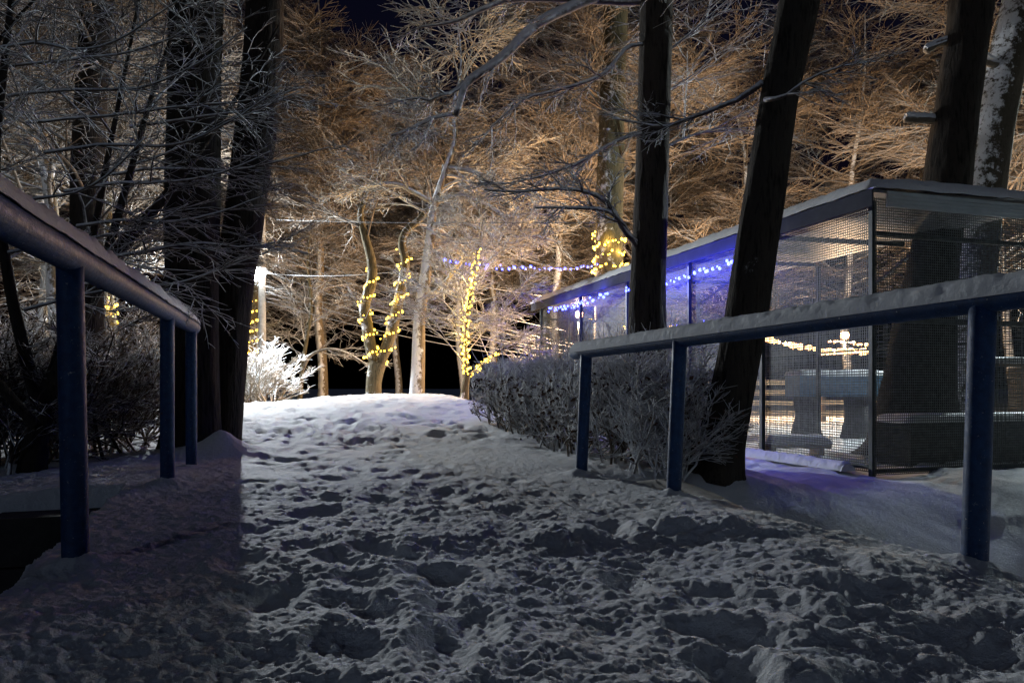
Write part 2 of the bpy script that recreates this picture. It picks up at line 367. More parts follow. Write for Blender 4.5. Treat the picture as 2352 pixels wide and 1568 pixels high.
# ------------------------------------------------------------------ the footbridge railings
def lumpy_snow(acc, a, b, rad_, seed, lo=0.08, width=1.0, period=0.07, thick=0.8):
    """a loaf of snow lying along a pipe from a to b"""
    a = np.array(a); b = np.array(b); Ln = np.linalg.norm(b-a); n = int(Ln/0.012); k = 18
    t = np.linspace(0, 1, n); ax = a+(b-a)*t[:, None]; d = unit(b-a); s = unit(np.cross(d, (0, 0, 1))); up = np.cross(s, d)
    th = np.linspace(lo*np.pi, (1-lo)*np.pi, k)
    TT, TH = np.meshgrid(t*Ln, th, indexing='ij')
    nz = fbm(TT/period+seed*7, TH*1.6, 3, seed)*0.20+fbm(TT/0.022, TH*7, 2, seed+3)*0.09
    endf = np.clip(np.minimum(t, 1-t)*Ln/0.05, 0.05, 1)[:, None]**0.5
    rw = rad_*width*(1.04+0.0*nz); rh = rad_*(1.04+thick*(1+nz*1.6)*endf*(0.75+0.35*fbm(TT*1.5, TH*0, 2, seed+5)))
    cs = np.cos(TH); sn = np.sin(TH)
    wv = rw*(1+0.55*nz*np.clip(sn*2, 0, 1)+0.05*np.clip(sn*3, 0, 1)); hv = np.where(sn > 0, rh, rad_*1.04)
    V = ax[:, None, :]+s*(cs*wv)[..., None]+up*(sn*hv)[..., None]
    idx = np.arange(n*k).reshape(n, k)
    q = np.stack([idx[:-1, :-1], idx[:-1, 1:], idx[1:, 1:], idx[1:, :-1]], -1).reshape(-1, 4)
    acc.add(V, q); tr = []
    for e, sgn in ((0, 1), (n-1, -1)):
        for j in range(1, k-1): tr.append([idx[e, 0], idx[e, j], idx[e, j+1]][::sgn])
    acc.t.append(np.array(tr)+acc.n-n*k)
def railing(posts, tops, ends, label, postr, railr, seed, lean):
    base = (*posts[0], 0.0)
    th = Thing('bridge_railing', base, label, 'railing', 'railings of the footbridge')
    A, B = [np.array(e) for e in ends]
    rl = Acc(); n = 40
    p = A+(B-A)*np.linspace(0, 1, n)[:, None]; rr = np.full(n, railr); 
    p2 = np.concatenate([p, p[-1:]+unit(B-A)*0.012, p[-1:]+unit(B-A)*0.016]); rr = np.concatenate([rr, [railr*0.8, railr*0.3]])
    tubes(rl, p2, rr, 20); th.part(rl, 'handrail', 'blue_paint')
    sn = Acc(); lumpy_snow(sn, A, B, railr, seed, lo=lean, thick=1.35 if lean > 0 else 0.6, period=0.10 if lean > 0 else 0.06); th.part(sn, 'snow_cap', 'snow_cap')
    for (bx, by), t in zip(posts, tops):
        pa = Acc(); t = np.array(t); z0 = -0.4
        bt = np.array((bx, by, z0)); pts = bt+(t-bt)*np.linspace(0, 1, 12)[:, None]
        tubes(pa, pts, np.full(12, postr), 18); th.part(pa, 'post', 'blue_paint')
    return th
lt = [P(160, 590, 2.5), P(384, 718, 4.57), P(439, 749, 5.73)]
ld = unit(lt[2]-lt[0])
railing(LP, lt, (lt[0]-ld*3.0, lt[2]+ld*0.16), 'blue pipe railing beside the twin trunk tree, snow loaf on its handrail', 0.042, 0.052, 3, 0.10)
rt = [P(2258, 684, 2.47), P(1562, 781, 4.11), P(1347, 806, 5.20)]
rd = unit(rt[2]-rt[0])
railing(RP, rt, (rt[0]-rd*2.5, rt[2]+rd*0.18), 'blue pipe railing beside the wire mesh pavilion, ribbed snow on its handrail', 0.041, 0.05, 9, -0.02)

# concrete wing wall where the bridge meets the bank
th = Thing('wing_wall', (1.05, 5.0, -0.3), 'low frosted concrete wall at the foot of the pavilion side railing', 'wall')
ac = Acc()
wl = [P(1440, 1108, 5.25), P(1530, 1100, 4.95), P(1600, 1122, 4.55), P(1660, 1150, 4.2), P(1700, 1190, 3.9)]
wp, wr = resample(wl, [1]*5, 0.1)
d = unit(np.gradient(wp, axis=0)); s = unit(np.cross(d, (0, 0, 1))); 
prof = [(-0.06, -0.7), (-0.06, -0.02), (-0.04, 0), (0.05, 0), (0.07, -0.02), (0.07, -0.7)]
V = np.stack([wp+s*a_+np.array((0, 0, b_)) for a_, b_ in prof], 1); n = len(wp); idx = np.arange(n*6).reshape(n, 6)
ac.add(V, np.stack([idx[:-1, :-1], idx[1:, :-1], idx[1:, 1:], idx[:-1, 1:]], -1).reshape(-1, 4)); th.part(ac, 'coping', 'concrete')

# ------------------------------------------------------------------ trees
def grow(start, d, length, r0, r1, n, wig, trop, rg):
    Nb = len(start); PT = np.zeros((Nb, n, 3)); PT[:, 0] = start; dd = unit(d.copy()); st = (length/(n-1))[:, None]
    for i in range(1, n):
        dd = unit(dd+rg.normal(0, 1, (Nb, 3))*wig*np.array([1, 1, 0.8])+np.array([0, 0, 1.0])*trop)
        PT[:, i] = PT[:, i-1]+dd*st
    R = r0[:, None]*(1-np.linspace(0, 1, n))+r1[:, None]*np.linspace(0, 1, n)
    return PT, R
def sprout(PT, R, per, t0, t1, a0, a1, rg, flat=0.35, free=False, sz=None):
    Nb, n, _ = PT.shape
    t = (np.arange(per)[None, :]+rg.random((Nb, per)))/per; t = t0+(t1-t0)*t
    f = t*(n-1); i = np.clip(f.astype(int), 0, n-2); w = (f-i)[..., None]; bi = np.arange(Nb)[:, None]
    p = PT[bi, i]*(1-w)+PT[bi, i+1]*w; T = unit(PT[bi, i+1]-PT[bi, i]); r = R[bi, i]*(1-w[..., 0])+R[bi, i+1]*w[..., 0]
    h = np.cross(T, np.array([0, 0, 1.0])); bad = np.linalg.norm(h, axis=-1, keepdims=True) < 0.2
    h = unit(np.where(bad, np.array([1.0, 0.2, 0]), h)); up = np.cross(h, T)
    if free: phi = rg.uniform(0, 2*np.pi, t.shape)
    else: phi = np.where((np.arange(per)[None, :]+rg.integers(0, 2, (Nb, 1))) % 2 == 0, 0, np.pi)+rg.normal(0, flat, t.shape)
    al = rg.uniform(a0, a1, t.shape)[..., None]; ph = phi[..., None]
    dr = np.cos(al)*T+np.sin(al)*(np.cos(ph)*h+np.sin(ph)*up)
    return p.reshape(-1, 3), dr.reshape(-1, 3), r.reshape(-1), t.reshape(-1)
def crown_from(PT, R, rg, limb_acc, twig_acc, b=(8, 8, 8), ln=(1.5, 0.6, 0.22), trop=(0.02, 0.0, 0.0), r=(0.014, 0.008, 0.005), t0=0.2, ang=(0.45, 1.0), wig=0.13, a2=(0.35, 0.85)):
    """PT: limbs already grown; three finer orders of branching follow"""
    p, d, rr, t = sprout(PT, R, b[0], t0, 1.0, ang[0], ang[1], rg, 0.5)
    l = ln[0]*(1.15-0.7*t)*rg.uniform(0.6, 1.25, len(t)); P1, R1 = grow(p, d, l, np.minimum(rr*0.7, r[0]*1.5), np.full(len(t), r[0]*0.35), 6, wig, trop[0], rg)
    tubes(limb_acc, P1, R1, 4, False)
    p, d, rr, t = sprout(P1, R1, b[1], 0.10, 1.0, a2[0], a2[1], rg, 0.35)
    l = ln[1]*(1.15-0.6*t)*rg.uniform(0.5, 1.3, len(t)); P2, R2 = grow(p, d, l, np.full(len(t), r[1]), np.full(len(t), r[1]*0.35), 5, wig*0.9, trop[1], rg)
    tubes(twig_acc, P2, R2, 3, False)
    if b[2]:
        p, d, rr, t = sprout(P2, R2, b[2], 0.15, 1.0, a2[0], a2[1], rg, 0.35)
        l = ln[2]*rg.uniform(0.5, 1.35, len(t)); P3, R3 = grow(p, d, l, np.full(len(t), r[2]), np.full(len(t), r[2]*0.4), 3, wig, trop[2], rg)
        tubes(twig_acc, P3, R3, 3, False)
def limbs_on(poly, rr, rg, n, t0, t1, length, elev=(0.5, 1.2), trop=-0.02, wig=0.12, r=0.05, npt=9, az=None):
    p, d, r_, t = sprout(poly[None], rr[None], n, t0, t1, elev[0], elev[1], rg, free=True)
    if az is not None:        # keep limbs that head roughly along az
        ok = (unit(d)[:, :2] @ np.array(az)) > -0.15; p, d, r_, t = p[ok], d[ok], r_[ok], t[ok]
    k = len(t); l = length*(1.2-0.75*t)*rg.uniform(0.7, 1.2, k)
    return grow(p, d, l, np.minimum(r_*0.55, r), np.full(k, r*0.22), npt, wig, trop, rg)
def trunk_mesh(acc, pts, rr, k=16, rough=0.05, seed=0, step=0.12, flare=True):
    p, r = resample(pts, rr, step)
    Nn = len(p)
    T = unit(np.gradient(p, axis=0)); A = unit(np.cross(T, np.array([1.0, 0.05, 0])))
    A = unit(np.cross(T, np.array([0.05, 1.0, 0]))); B = np.cross(A, T)
    ang = np.arange(k)*2*np.pi/k
    s = np.arange(Nn)*step
    AN, SS = np.meshgrid(ang, s)
    nz = fbm(np.cos(AN)*1.3+SS*0.8+seed, np.sin(AN)*1.3+SS*0.35, 3, seed+1)*1.6+0.4*fbm(np.cos(AN)*4+seed, np.sin(AN)*4+SS*0.9, 2, seed+2)
    RR = r[:, None]*(1+rough*nz)
    if k >= 24: RR = RR*(1+0.035*(np.abs(fbm(AN*9+0.7*np.sin(SS*1.3)+seed, SS*1.1, 3, seed+5, 0.6))*2-0.5))
    if flare: RR = RR*(1+0.35*np.exp(-SS/0.22)*(0.7+0.5*np.sin(AN*4+seed)))
    V = p[:, None, :]+RR[..., None]*(np.cos(ang)[None, :, None]*A[:, None, :]+np.sin(ang)[None, :, None]*B[:, None, :])
    idx = np.arange(Nn*k).reshape(Nn, k); nx = np.roll(idx, -1, 1)
    acc.add(V, np.stack([idx[:-1], idx[1:], nx[1:], nx[:-1]], -1).reshape(-1, 4))
    return p, r
def px_poly(rows, Y, dY=None):
    """rows: (px, py, width) of a stem standing Y metres off"""
    ys = [Y]*len(rows) if dY is None else [Y+dY*i for i in range(len(rows))]
    return np.array([P(a, b_, yy) for (a, b_, w), yy in zip(rows, ys)]), np.array([W(w, yy)/2 for (a, b_, w), yy in zip(rows, ys)])

# --- background wood: four built trees, the rest copies of them
def make_wood_tree(seed, h, nl, limb, b, ln):
    rg = np.random.default_rng(seed)
    root = bpy.data.objects.new('bare_tree', None); C.objects.link(root)
    n = 9; zz = np.linspace(-0.6, h, n)
    pts = np.stack([np.cumsum(rg.normal(0, 0.10, n)), np.cumsum(rg.normal(0, 0.10, n)), zz], 1); pts[:2, :2] *= 0.3
    rr = np.interp(zz, [-0.6, 0.4, h*0.6, h], [0.21, 0.17, 0.09, 0.02])
    ta = Acc(); p, r = trunk_mesh(ta, pts, rr, 10, 0.06, seed, 0.35)
    la, wa = Acc(), Acc()
    PT, R = limbs_on(p, r, rg, nl, 0.30, 0.97, limb, (0.95, 1.5), 0.0, 0.13, 0.045)
    tubes(la, PT, R, 6, False)
    crown_from(PT, R, rg, la, wa, b, ln, (0.0, -0.015, 0.0), (0.027, 0.017, 0.012), wig=0.10)
    ta.build('trunk', 'bark_plastered', root); wa.v = la.v+wa.v; n0 = la.n; wa.f = la.f+[q+n0 for q in wa.f]; wa.build('crown', 'twig', root)
    return root
protos = [make_wood_tree(101, 13.5, 34, 4.8, (8, 7, 5), (2.0, 1.05, 0.45)), make_wood_tree(202, 12.0, 30, 5.0, (8, 7, 5), (2.0, 1.1, 0.45)), make_wood_tree(303, 14.5, 36, 4.5, (8, 7, 5), (1.9, 1.05, 0.45))]
spots = [(-17, 24), (-13.5, 19.5), (-12.5, 27), (-10.8, 24), (-7.2, 29.5), (-6.0, 24.8), (-2.2, 29.5), (-0.6, 29), (1.2, 25.5), (5.4, 27), (4.8, 30.5), (8.4, 28.5), (12.5, 27.5), (15, 23), (18, 27), (-20, 29), (-8.8, 14.5), (-12.2, 13.2), (22, 30), (-9.5, 10.0), (-11, 17), (-14.5, 15.5), (-17.5, 19), (-13.5, 10.5), (15.8, 27), (-9.2, 27), (-5.0, 31), (2.6, 33)]
GRP = 'bare trees of the wood'
def copy_tree(src):
    r = src.copy(); C.objects.link(r)
    for ch in src.children:
        c = ch.copy(); C.objects.link(c); c.parent = r
    return r
used = set()
for i, (x, y) in enumerate(spots):
    k = i % 3; o = protos[k] if k not in used else copy_tree(protos[k]); used.add(k)
    j = np.random.default_rng(900+i); o.location = (x+j.normal(0, 0.3), y+j.normal(0, 0.3), gz(x, y)-0.05); o.rotation_euler = (j.normal(0, 0.03), j.normal(0, 0.03), j.uniform(0, 6.28)); sc = j.uniform(0.9, 1.15); o.scale = (sc, sc, sc*j.uniform(0.92, 1.08))
    tag(o, 'bare snow-dusted tree of the wood behind the lit trees and pavilion', 'tree', GRP)

# --- measured trees
def hero(name, loc, label, stems, bark, limbspec, mat='twig', seed=1, extra=None, b=(6, 6, 4), ln=(1.4, 0.7, 0.28), r=(0.016, 0.010, 0.007), group=None, rough=0.05, k=16, step=0.12, trop=(0, -0.01, 0)):
    """stems: list of (pts, radii); limbspec: list of (stem index, n, t0, t1, length, az)"""
    rg = np.random.default_rng(seed)
    th = Thing(name, loc, label, 'tree', group); res = []
    for i, (pts, rr) in enumerate(stems):
        a = Acc(); res.append(trunk_mesh(a, pts, rr, k, rough, seed+i, step, i == 0)); th.part(a, 'trunk', bark)
    la, wa = Acc(), Acc(); any_ = False
    for (si, n, t0, t1, length, az, rl) in limbspec:
        PT, R = limbs_on(*res[si], rg, n, t0, t1, length, r=rl, az=az); tubes(la, PT, R, 6, False); any_ = True
        crown_from(PT, R, rg, la, wa, b, ln, trop, r)
    for (pts, rr, nb, ll) in (extra or []):
        p, q = resample(pts, rr, 0.12); p = p+np.cumsum(rg.normal(0, 0.004, p.shape), axis=0); lb = Acc(); tubes(lb, p, q, 8); lo_ = th.part(lb, 'limb', mat)
        if not nb:
            sc_ = Acc(); lumpy_snow(sc_, p[0]+(p[-1]-p[0])*0.12, p[-1], float(q.mean()), seed, lo=0.05, thick=0.8); th.part(sc_, 'snow_cap', 'snow_cap', parent=lo_)
        if nb:
            m = 10; pp = p[np.linspace(0, len(p)-1, m).astype(int)][None]; qq = q[np.linspace(0, len(p)-1, m).astype(int)][None]
            crown_from(pp, qq, rg, la, wa, (nb, b[1], b[2]), (ll, ll*0.45, ll*0.2), trop, r, t0=0.25)
    n0 = la.n; wa.v = la.v+wa.v; wa.f = la.f+[q_+n0 for q_ in wa.f]
    if wa.v: th.part(wa, 'crown', mat)
    return th, res

# twin-stemmed tree at the end of the bridge
A_ = px_poly([(428, 1075, 140), (438, 1000, 126), (440, 800, 120), (444, 400, 118), (451, 0, 116), (458, -350, 108)], 6.8)
B_ = px_poly([(500, 1062, 96), (510, 1000, 84), (520, 850, 84), (537, 660, 86), (561, 500, 88), (598, 200, 88), (608, 0, 84), (622, -350, 78)], 7.15)
hero('twin_stem_tree', (-2.95, 6.85, 0), 'dark tree with two thick stems where the bridge railing ends', [A_, B_], 'bark_dark', [(0, 5, 0.75, 1, 2.0, None, 0.03), (1, 5, 0.75, 1, 2.0, None, 0.03)], 'twig_dark', 11, rough=0.07, k=64, step=0.08)
# dark trunk further off
Cc = px_poly([(198, 960, 84), (200, 600, 74), (206, 300, 72), (226, 0, 70), (240, -250, 60)], 11.0)
hero('dark_tree', (Cc[0][0][0], 11.0, 0), 'slim dark tree behind the low side branches, beyond the ditch', [Cc], 'bark_dark', [(0, 12, 0.3, 1, 2.6, None, 0.03)], 'twig', 12)
# first trunk before the pavilion, with its long low limbs
R1_ = px_poly([(1480, 1040, 112), (1484, 900, 94), (1490, 600, 80), (1500, 300, 75), (1507, 0, 76), (1512, -300, 70)], 9.0)
Yl = 8.7
ex = [([P(1500, -60, 9.0), P(1340, 0, 8.8), P(1240, 45, 8.6), P(1190, 85, 8.5), P(1130, 140, 8.4), P(1064, 186, 8.3), P(1050, 232, 8.3), P(1040, 265, 8.3)], [W(13, 9), W(12, 9), W(12, 9), W(11, 9), W(10, 9), W(9, 9), W(7, 9), W(6.5, 9)], 5, 0.7),
      ([P(1064, 186, 8.3), P(1040, 210, 8.2), P(1010, 215, 8.1), P(985, 228, 8.1), P(950, 222, 8.0), P(880, 240, 8.0)], [W(5, 8), W(5, 8), W(4.5, 8), W(4, 8), W(3, 8), W(1.5, 8)], 6, 0.5),
      ([P(1040, 265, 8.3), P(1000, 270, 8.2), P(940, 297, 8.1), P(900, 310, 8.0)], [W(6, 8), W(5.5, 8), W(4.5, 8), W(2, 8)], 6, 0.5),
      ([P(1480, 6, 9.0), P(1300, 4, 8.8), P(1168, 6, 8.6), P(1120, 24, 8.5), P(1050, 55, 8.4), P(960, 70, 8.3)], [W(9, 9), W(8, 9), W(7, 9), W(6, 9), W(5, 9), W(2, 9)], 7, 0.7),
      ([P(1470, 560, 9.0), P(1440, 535, 8.7), P(1400, 475, 8.5), P(1360, 441, 8.4), P(1290, 430, 8.3), P(1190, 436, 8.2), P(1110, 432, 8.1)], [W(7, 9), W(6.5, 9), W(6, 9), W(5.5, 9), W(4, 9), W(3, 9), W(1.5, 9)], 8, 0.55),
      ([P(1470, 580, 9.0), P(1430, 512, 8.6), P(1390, 481, 8.5), P(1290, 474, 8.4), P(1230, 476, 8.4)], [W(6, 9), W(5, 9), W(5, 9), W(3.5, 9), W(2, 9)], 5, 0.5),
      ([P(1500, 105, 9.0), P(1440, 110, 8.8), P(1380, 170, 8.6), P(1270, 205, 8.4), P(1200, 225, 8.3), P(1120, 290, 8.3)], [W(5, 9), W(5, 9), W(4.5, 9), W(4, 9), W(3, 9), W(1.5, 9)], 9, 0.8),
      ([P(1500, 300, 9.0), P(1420, 320, 8.7), P(1330, 370, 8.5), P(1240, 400, 8.5), P(1150, 420, 8.5)], [W(4, 9), W(4, 9), W(3.5, 9), W(2.5, 9), W(1.5, 9)], 9, 0.8)]
hero('limbed_tree', (R1_[0][0][0], 9.0, -0.1), 'straight dark tree beside the hedge with long low snowy limbs', [R1_], 'bark_furrowed', [(0, 7, 0.45, 1, 1.9, None, 0.025)], 'twig_snowy', 13, extra=ex, r=(0.012, 0.0075, 0.005), k=52, step=0.08)
# leaning trunk close to the railing
R2_ = px_poly([(1635, 1105, 120), (1648, 1040, 108), (1668, 960, 98), (1700, 800, 94), (1740, 550, 92), (1785, 250, 86), (1836, 0, 88), (1890, -300, 80)], 5.75)
ex = [([P(1750, 190, 5.75), P(1700, 225, 5.9), P(1620, 260, 6.1), P(1550, 285, 6.2), P(1500, 291, 6.3), P(1400, 275, 6.4)], [W(8, 6), W(6.5, 6), W(5.5, 6), W(5, 6), W(4, 6), W(1.5, 6)], 9, 0.5),
      ([P(1760, 230, 5.6), P(1800, 225, 5.4), P(1850, 190, 5.3), P(1930, 160, 5.2), P(2010, 150, 5.2)], [W(6, 6), W(4, 6), W(3, 6), W(2.5, 6), W(1.2, 6)], 7, 0.4)]
hero('leaning_tree', (1.56, 5.75, -0.1), 'dark leaning tree rooted beside the railing, tilting over the pavilion', [R2_], 'bark_furrowed', [(0, 5, 0.75, 1, 1.4, None, 0.02)], 'twig_snowy', 14, extra=ex, r=(0.009, 0.005, 0.0035), k=64, step=0.06)
# trunk growing through the pavilion yard
R3_ = px_poly([(2090, 1060, 200), (2100, 985, 175), (2116, 800, 140), (2140, 620, 106), (2178, 400, 98), (2205, 200, 95), (2232, 0, 94), (2270, -300, 86)], 9.5)
ex = [([P(2180, 280, 9.5), P(2120, 274, 9.52), P(2078, 272, 9.54)], [W(11, 9), W(11, 9), W(10, 9)], 0, 0), ([P(2205, 88, 9.5), P(2160, 95, 9.52), P(2125, 118, 9.54)], [W(11, 9), W(12, 9), W(9, 9)], 0, 0)]
hero('sawn_limb_tree', (R3_[0][0][0], 9.5, -0.3), 'dark tree behind the pavilion roof with two sawn-off snowy limb stubs', [R3_], 'bark_dark', [(0, 4, 0.75, 1, 1.6, None, 0.025)], 'twig', 15, extra=ex, k=52, step=0.08)
R4_ = px_poly([(2205, 1040, 100), (2240, 600, 90), (2262, 460, 85), (2285, 300, 80), (2312, 150, 80), (2348, 0, 80), (2430, -300, 70)], 10.8)
ex = [([P(2290, 150, 10.7), P(2262, 140, 10.6), P(2246, 120, 10.6)], [W(9, 10), W(8, 10), W(5, 10)], 0, 0)]
hero('windblown_tree', (R4_[0][0][0], 10.8, -0.3), 'thick tree plastered with windblown snow standing behind the pavilion roof', [R4_], 'bark_windblown', [(0, 6, 0.55, 1, 2.0, (0.9, 0.3), 0.03)], 'twig', 16, extra=ex, k=44)
# trunk with yellow lights beyond the pavilion
M1_ = px_poly([(1398, 900, 74), (1399, 700, 66), (1400, 500, 62), (1408, 200, 58), (1416, 0, 54), (1420, -200, 40)], 19.0)
_, m1 = hero('fairy_light_oak', (M1_[0][0][0], 19.0, 0.2), 'stout olive barked tree wound with yellow lights beyond the pavilion roof', [M1_], 'bark_olive', [(0, 16, 0.32, 1, 3.2, None, 0.05)], 'twig', 17, b=(7, 6, 5), r=(0.019, 0.013, 0.009), ln=(1.7, .85, .35))
# forked tree with lights
T1 = px_poly([(858, 925, 38), (858, 880, 35), (863, 850, 38), (868, 832, 40)], 18.0)
T2 = px_poly([(864, 842, 28), (852, 800, 26), (843, 745, 26), (838, 700, 25), (854, 645, 24), (852, 595, 21), (838, 540, 18), (828, 490, 14), (850, 430, 9), (880, 340, 6)], 18.0)
T3 = px_poly([(868, 842, 26), (890, 790, 26), (904, 740, 26), (915, 690, 24), (925, 640, 22), (931, 600, 20), (923, 560, 18), (935, 528, 17), (968, 500, 15), (1005, 440, 12), (1020, 360, 8), (1000, 260, 5)], 18.0)
_, fk = hero('forked_tree', (T1[0][0][0], 18.0, 0.4), 'forked tree with yellow lights spiralling up both of its stems', [T1, T2, T3], 'bark_olive', [(1, 10, 0.55, 1, 2.6, None, 0.035), (2, 12, 0.55, 1, 2.8, None, 0.035)], 'twig', 18, r=(0.019, 0.013, 0.009), b=(6, 6, 4))
# snow-plastered tree with heavy limbs
S1 = px_poly([(956, 930, 38), (960, 850, 31), (964, 720, 28), (975, 650, 27), (986, 560, 23), (996, 480, 18), (1020, 400, 15), (1045, 320, 12), (1042, 250, 10), (1060, 150, 7), (1050, 40, 4)], 17.4)
ex = [([P(968, 690, 17.4), P(1020, 650, 17.0), P(1070, 592, 16.8), (P(1120, 560, 16.6))], [W(6, 17), W(5, 17), W(4, 17), W(2, 17)], 8, 1.0),
      ([P(990, 522, 17.4), P(1050, 515, 17.2), P(1110, 530, 17.0), P(1170, 560, 16.8), P(1230, 545, 16.6), P(1290, 560, 16.5)], [W(7, 17), W(7, 17), W(6, 17), W(5, 17), W(4, 17), W(2, 17)], 9, 1.1),
      ([P(1002, 462, 17.4), P(1060, 452, 17.2), P(1110, 470, 17.0), P(1165, 500, 16.8), P(1210, 492, 16.7), P(1290, 500, 16.5)], [W(8, 17), W(8, 17), W(7, 17), W(6, 17), W(4, 17), W(2, 17)], 9, 1.1),
      ([P(1030, 385, 17.4), P(1090, 395, 17.2), P(1150, 430, 17.0), P(1220, 450, 16.8), P(1300, 470, 16.6)], [W(6, 17), W(6, 17), W(5, 17), W(4, 17), W(2, 17)], 9, 1.2),
      ([P(1000, 470, 17.4), P(950, 440, 17.2), P(900, 420, 17.0), P(830, 430, 16.9), P(770, 460, 16.8)], [W(6, 17), W(6, 17), W(5, 17), W(4, 17), W(2, 17)], 9, 1.0)]
_, st = hero('plastered_tree', (S1[0][0][0], 17.4, 0.45), 'pale tree trunk plastered with snow between the lit forked and slim trees', [S1], 'bark_plastered', [(0, 12, 0.45, 1, 3.0, None, 0.035)], 'twig_pale', 19, extra=ex, r=(0.019, 0.013, 0.009), b=(6, 6, 4))
# slim young tree with lights
Q1 = px_poly([(1066, 915, 17), (1070, 880, 14), (1074, 860, 14)], 16.5)
Q2 = px_poly([(1073, 862, 9), (1068, 800, 8), (1071, 740, 8), (1080, 680, 7), (1090, 620, 6), (1098, 570, 5), (1110, 500, 3)], 16.5)
Q3 = px_poly([(1073, 866, 8), (1092, 850, 7), (1116, 830, 6), (1152, 804, 4), (1190, 790, 3)], 16.5)
_, sl = hero('slim_young_tree', (Q1[0][0][0], 16.5, 0.45), 'slim young tree wrapped in yellow lights beside the end of the hedge', [Q1, Q2, Q3], 'bark_olive', [(1, 26, 0.05, 0.95, 2.3, None, 0.014), (2, 7, 0.2, 1, 1.2, None, 0.012)], 'twig_pale', 20, b=(6, 6, 5), ln=(0.9, 0.4, 0.2), r=(0.013, 0.009, 0.007), k=10)
# lit trunk half hidden by the twin tree, and one at the far left
U1 = px_poly([(568, 930, 32), (572, 860, 28), (577, 760, 24), (584, 690, 22), (592, 620, 19), (600, 520, 15), (612, 400, 10), (620, 250, 6)], 21.5)
_, lf = hero('garland_tree', (U1[0][0][0], 21.5, 0.2), 'tree wound with yellow lights beside the concrete lamp pole', [U1], 'bark_olive', [(0, 12, 0.45, 1, 2.4, None, 0.03)], 'twig', 21, r=(0.016, 0.011, 0.008))
U2 = px_poly([(264, 960, 30), (262, 860, 26), (258, 760, 22), (252, 690, 20), (246, 600, 17), (250, 450, 12), (240, 250, 7)], 17.0)
_, fl = hero('thicket_light_tree', (U2[0][0][0], 17.0, 0.1), 'small tree with a short wrap of yellow lights deep in the thicket', [U2], 'bark_olive', [(0, 14, 0.35, 1, 2.2, None, 0.03)], 'twig', 22, r=(0.016, 0.011, 0.008))
# thin crooked tree in the dark gap by the lamp
U3 = px_poly([(688, 930, 11), (694, 850, 10), (704, 780, 9), (714, 720, 8), (712, 660, 7), (706, 610, 5), (712, 540, 3)], 20.5)
ex = [([P(694, 850, 20.5), P(712, 815, 20.3), P(750, 800, 20.2), P(800, 812, 20), P(850, 845, 19.8)], [W(4, 20), W(4, 20), W(3.5, 20), W(3, 20), W(1.5, 20)], 8, 1.0)]
hero('crooked_sapling', (U3[0][0][0], 20.5, 0.3), 'thin crooked sapling in the dark gap beside the frosted bush', [U3], 'bark_olive', [(0, 16, 0.25, 1, 1.9, None, 0.018)], 'twig', 23, extra=ex, b=(6, 6, 4), k=8, r=(0.012, 0.008, 0.006))

# --- near tree whose low branches sweep across the left railing
rg = np.random.default_rng(41)
V1 = px_poly([(70, 1130, 60), (85, 1000, 46), (120, 880, 40), (190, 720, 34), (265, 590, 28), (380, 450, 20), (470, 330, 13), (560, 200, 8), (640, 60, 4)], 5.6)
V2 = px_poly([(95, 950, 30), (60, 820, 28), (20, 640, 24), (-10, 400, 20), (10, 150, 16), (40, -120, 10)], 5.6)
V3 = px_poly([(120, 880, 28), (190, 720, 26), (240, 600, 22), (290, 430, 16), (340, 250, 11), (400, 60, 7), (430, -60, 4)], 5.5)
V4 = px_poly([(105, 920, 24), (150, 760, 22), (210, 560, 17), (250, 350, 12), (290, 150, 8), (330, -60, 5)], 5.8)
V5 = px_poly([(85, 980, 26), (-60, 800, 22), (-140, 560, 17), (-120, 300, 12), (0, 90, 8), (120, -40, 4)], 5.2)
exl = []
for (y0, x0, x1, dy, yy) in ((575, 235, 640, 20, 4.9), (500, 180, 600, 60, 5.0), (420, 150, 620, 70, 5.2), (330, 100, 640, 120, 5.0), (260, 60, 700, 60, 5.3), (640, 150, 620, 60, 5.1), (200, 20, 560, 140, 5.2), (690, 60, 330, 80, 5.0), (560, 20, 430, 90, 5.0), (130, 0, 520, 150, 5.4), (450, -40, 330, 140, 4.8), (90, -40, 420, 110, 5.2), (380, 250, 760, 40, 5.4), (270, 300, 690, 60, 5.3)):
    exl.append(([P(x0, y0+20, yy+0.3), P(x0+(x1-x0)*0.25, y0+5, yy+0.15), P(x0+(x1-x0)*0.55, y0+rg.normal(0, 12), yy), P(x0+(x1-x0)*0.8, y0-dy*0.4, yy-0.05), P(x1, y0-dy, yy-0.1)], [W(5, 5), W(4.4, 5), W(3.4, 5), W(2.6, 5), W(1.4, 5)], 6, 0.62))
hero('sweeping_tree', (P(70, 1130, 5.6)[0], 5.6, -0.1), 'many-stemmed tree across the ditch sweeping low snowy branches over the railing', [V1, V2, V3, V4, V5], 'bark_dark', [(0, 5, 0.25, 1, 1.0, None, 0.012), (1, 6, 0.3, 1, 1.3, None, 0.012), (2, 5, 0.25, 1, 1.1, None, 0.012), (3, 4, 0.3, 1, 1.0, None, 0.012), (4, 6, 0.3, 1, 1.3, None, 0.012)], 'twig_snowy', 42, extra=exl, b=(5, 5, 4), ln=(0.8, 0.36, 0.07), r=(0.0068, 0.0048, 0.0034), k=12)

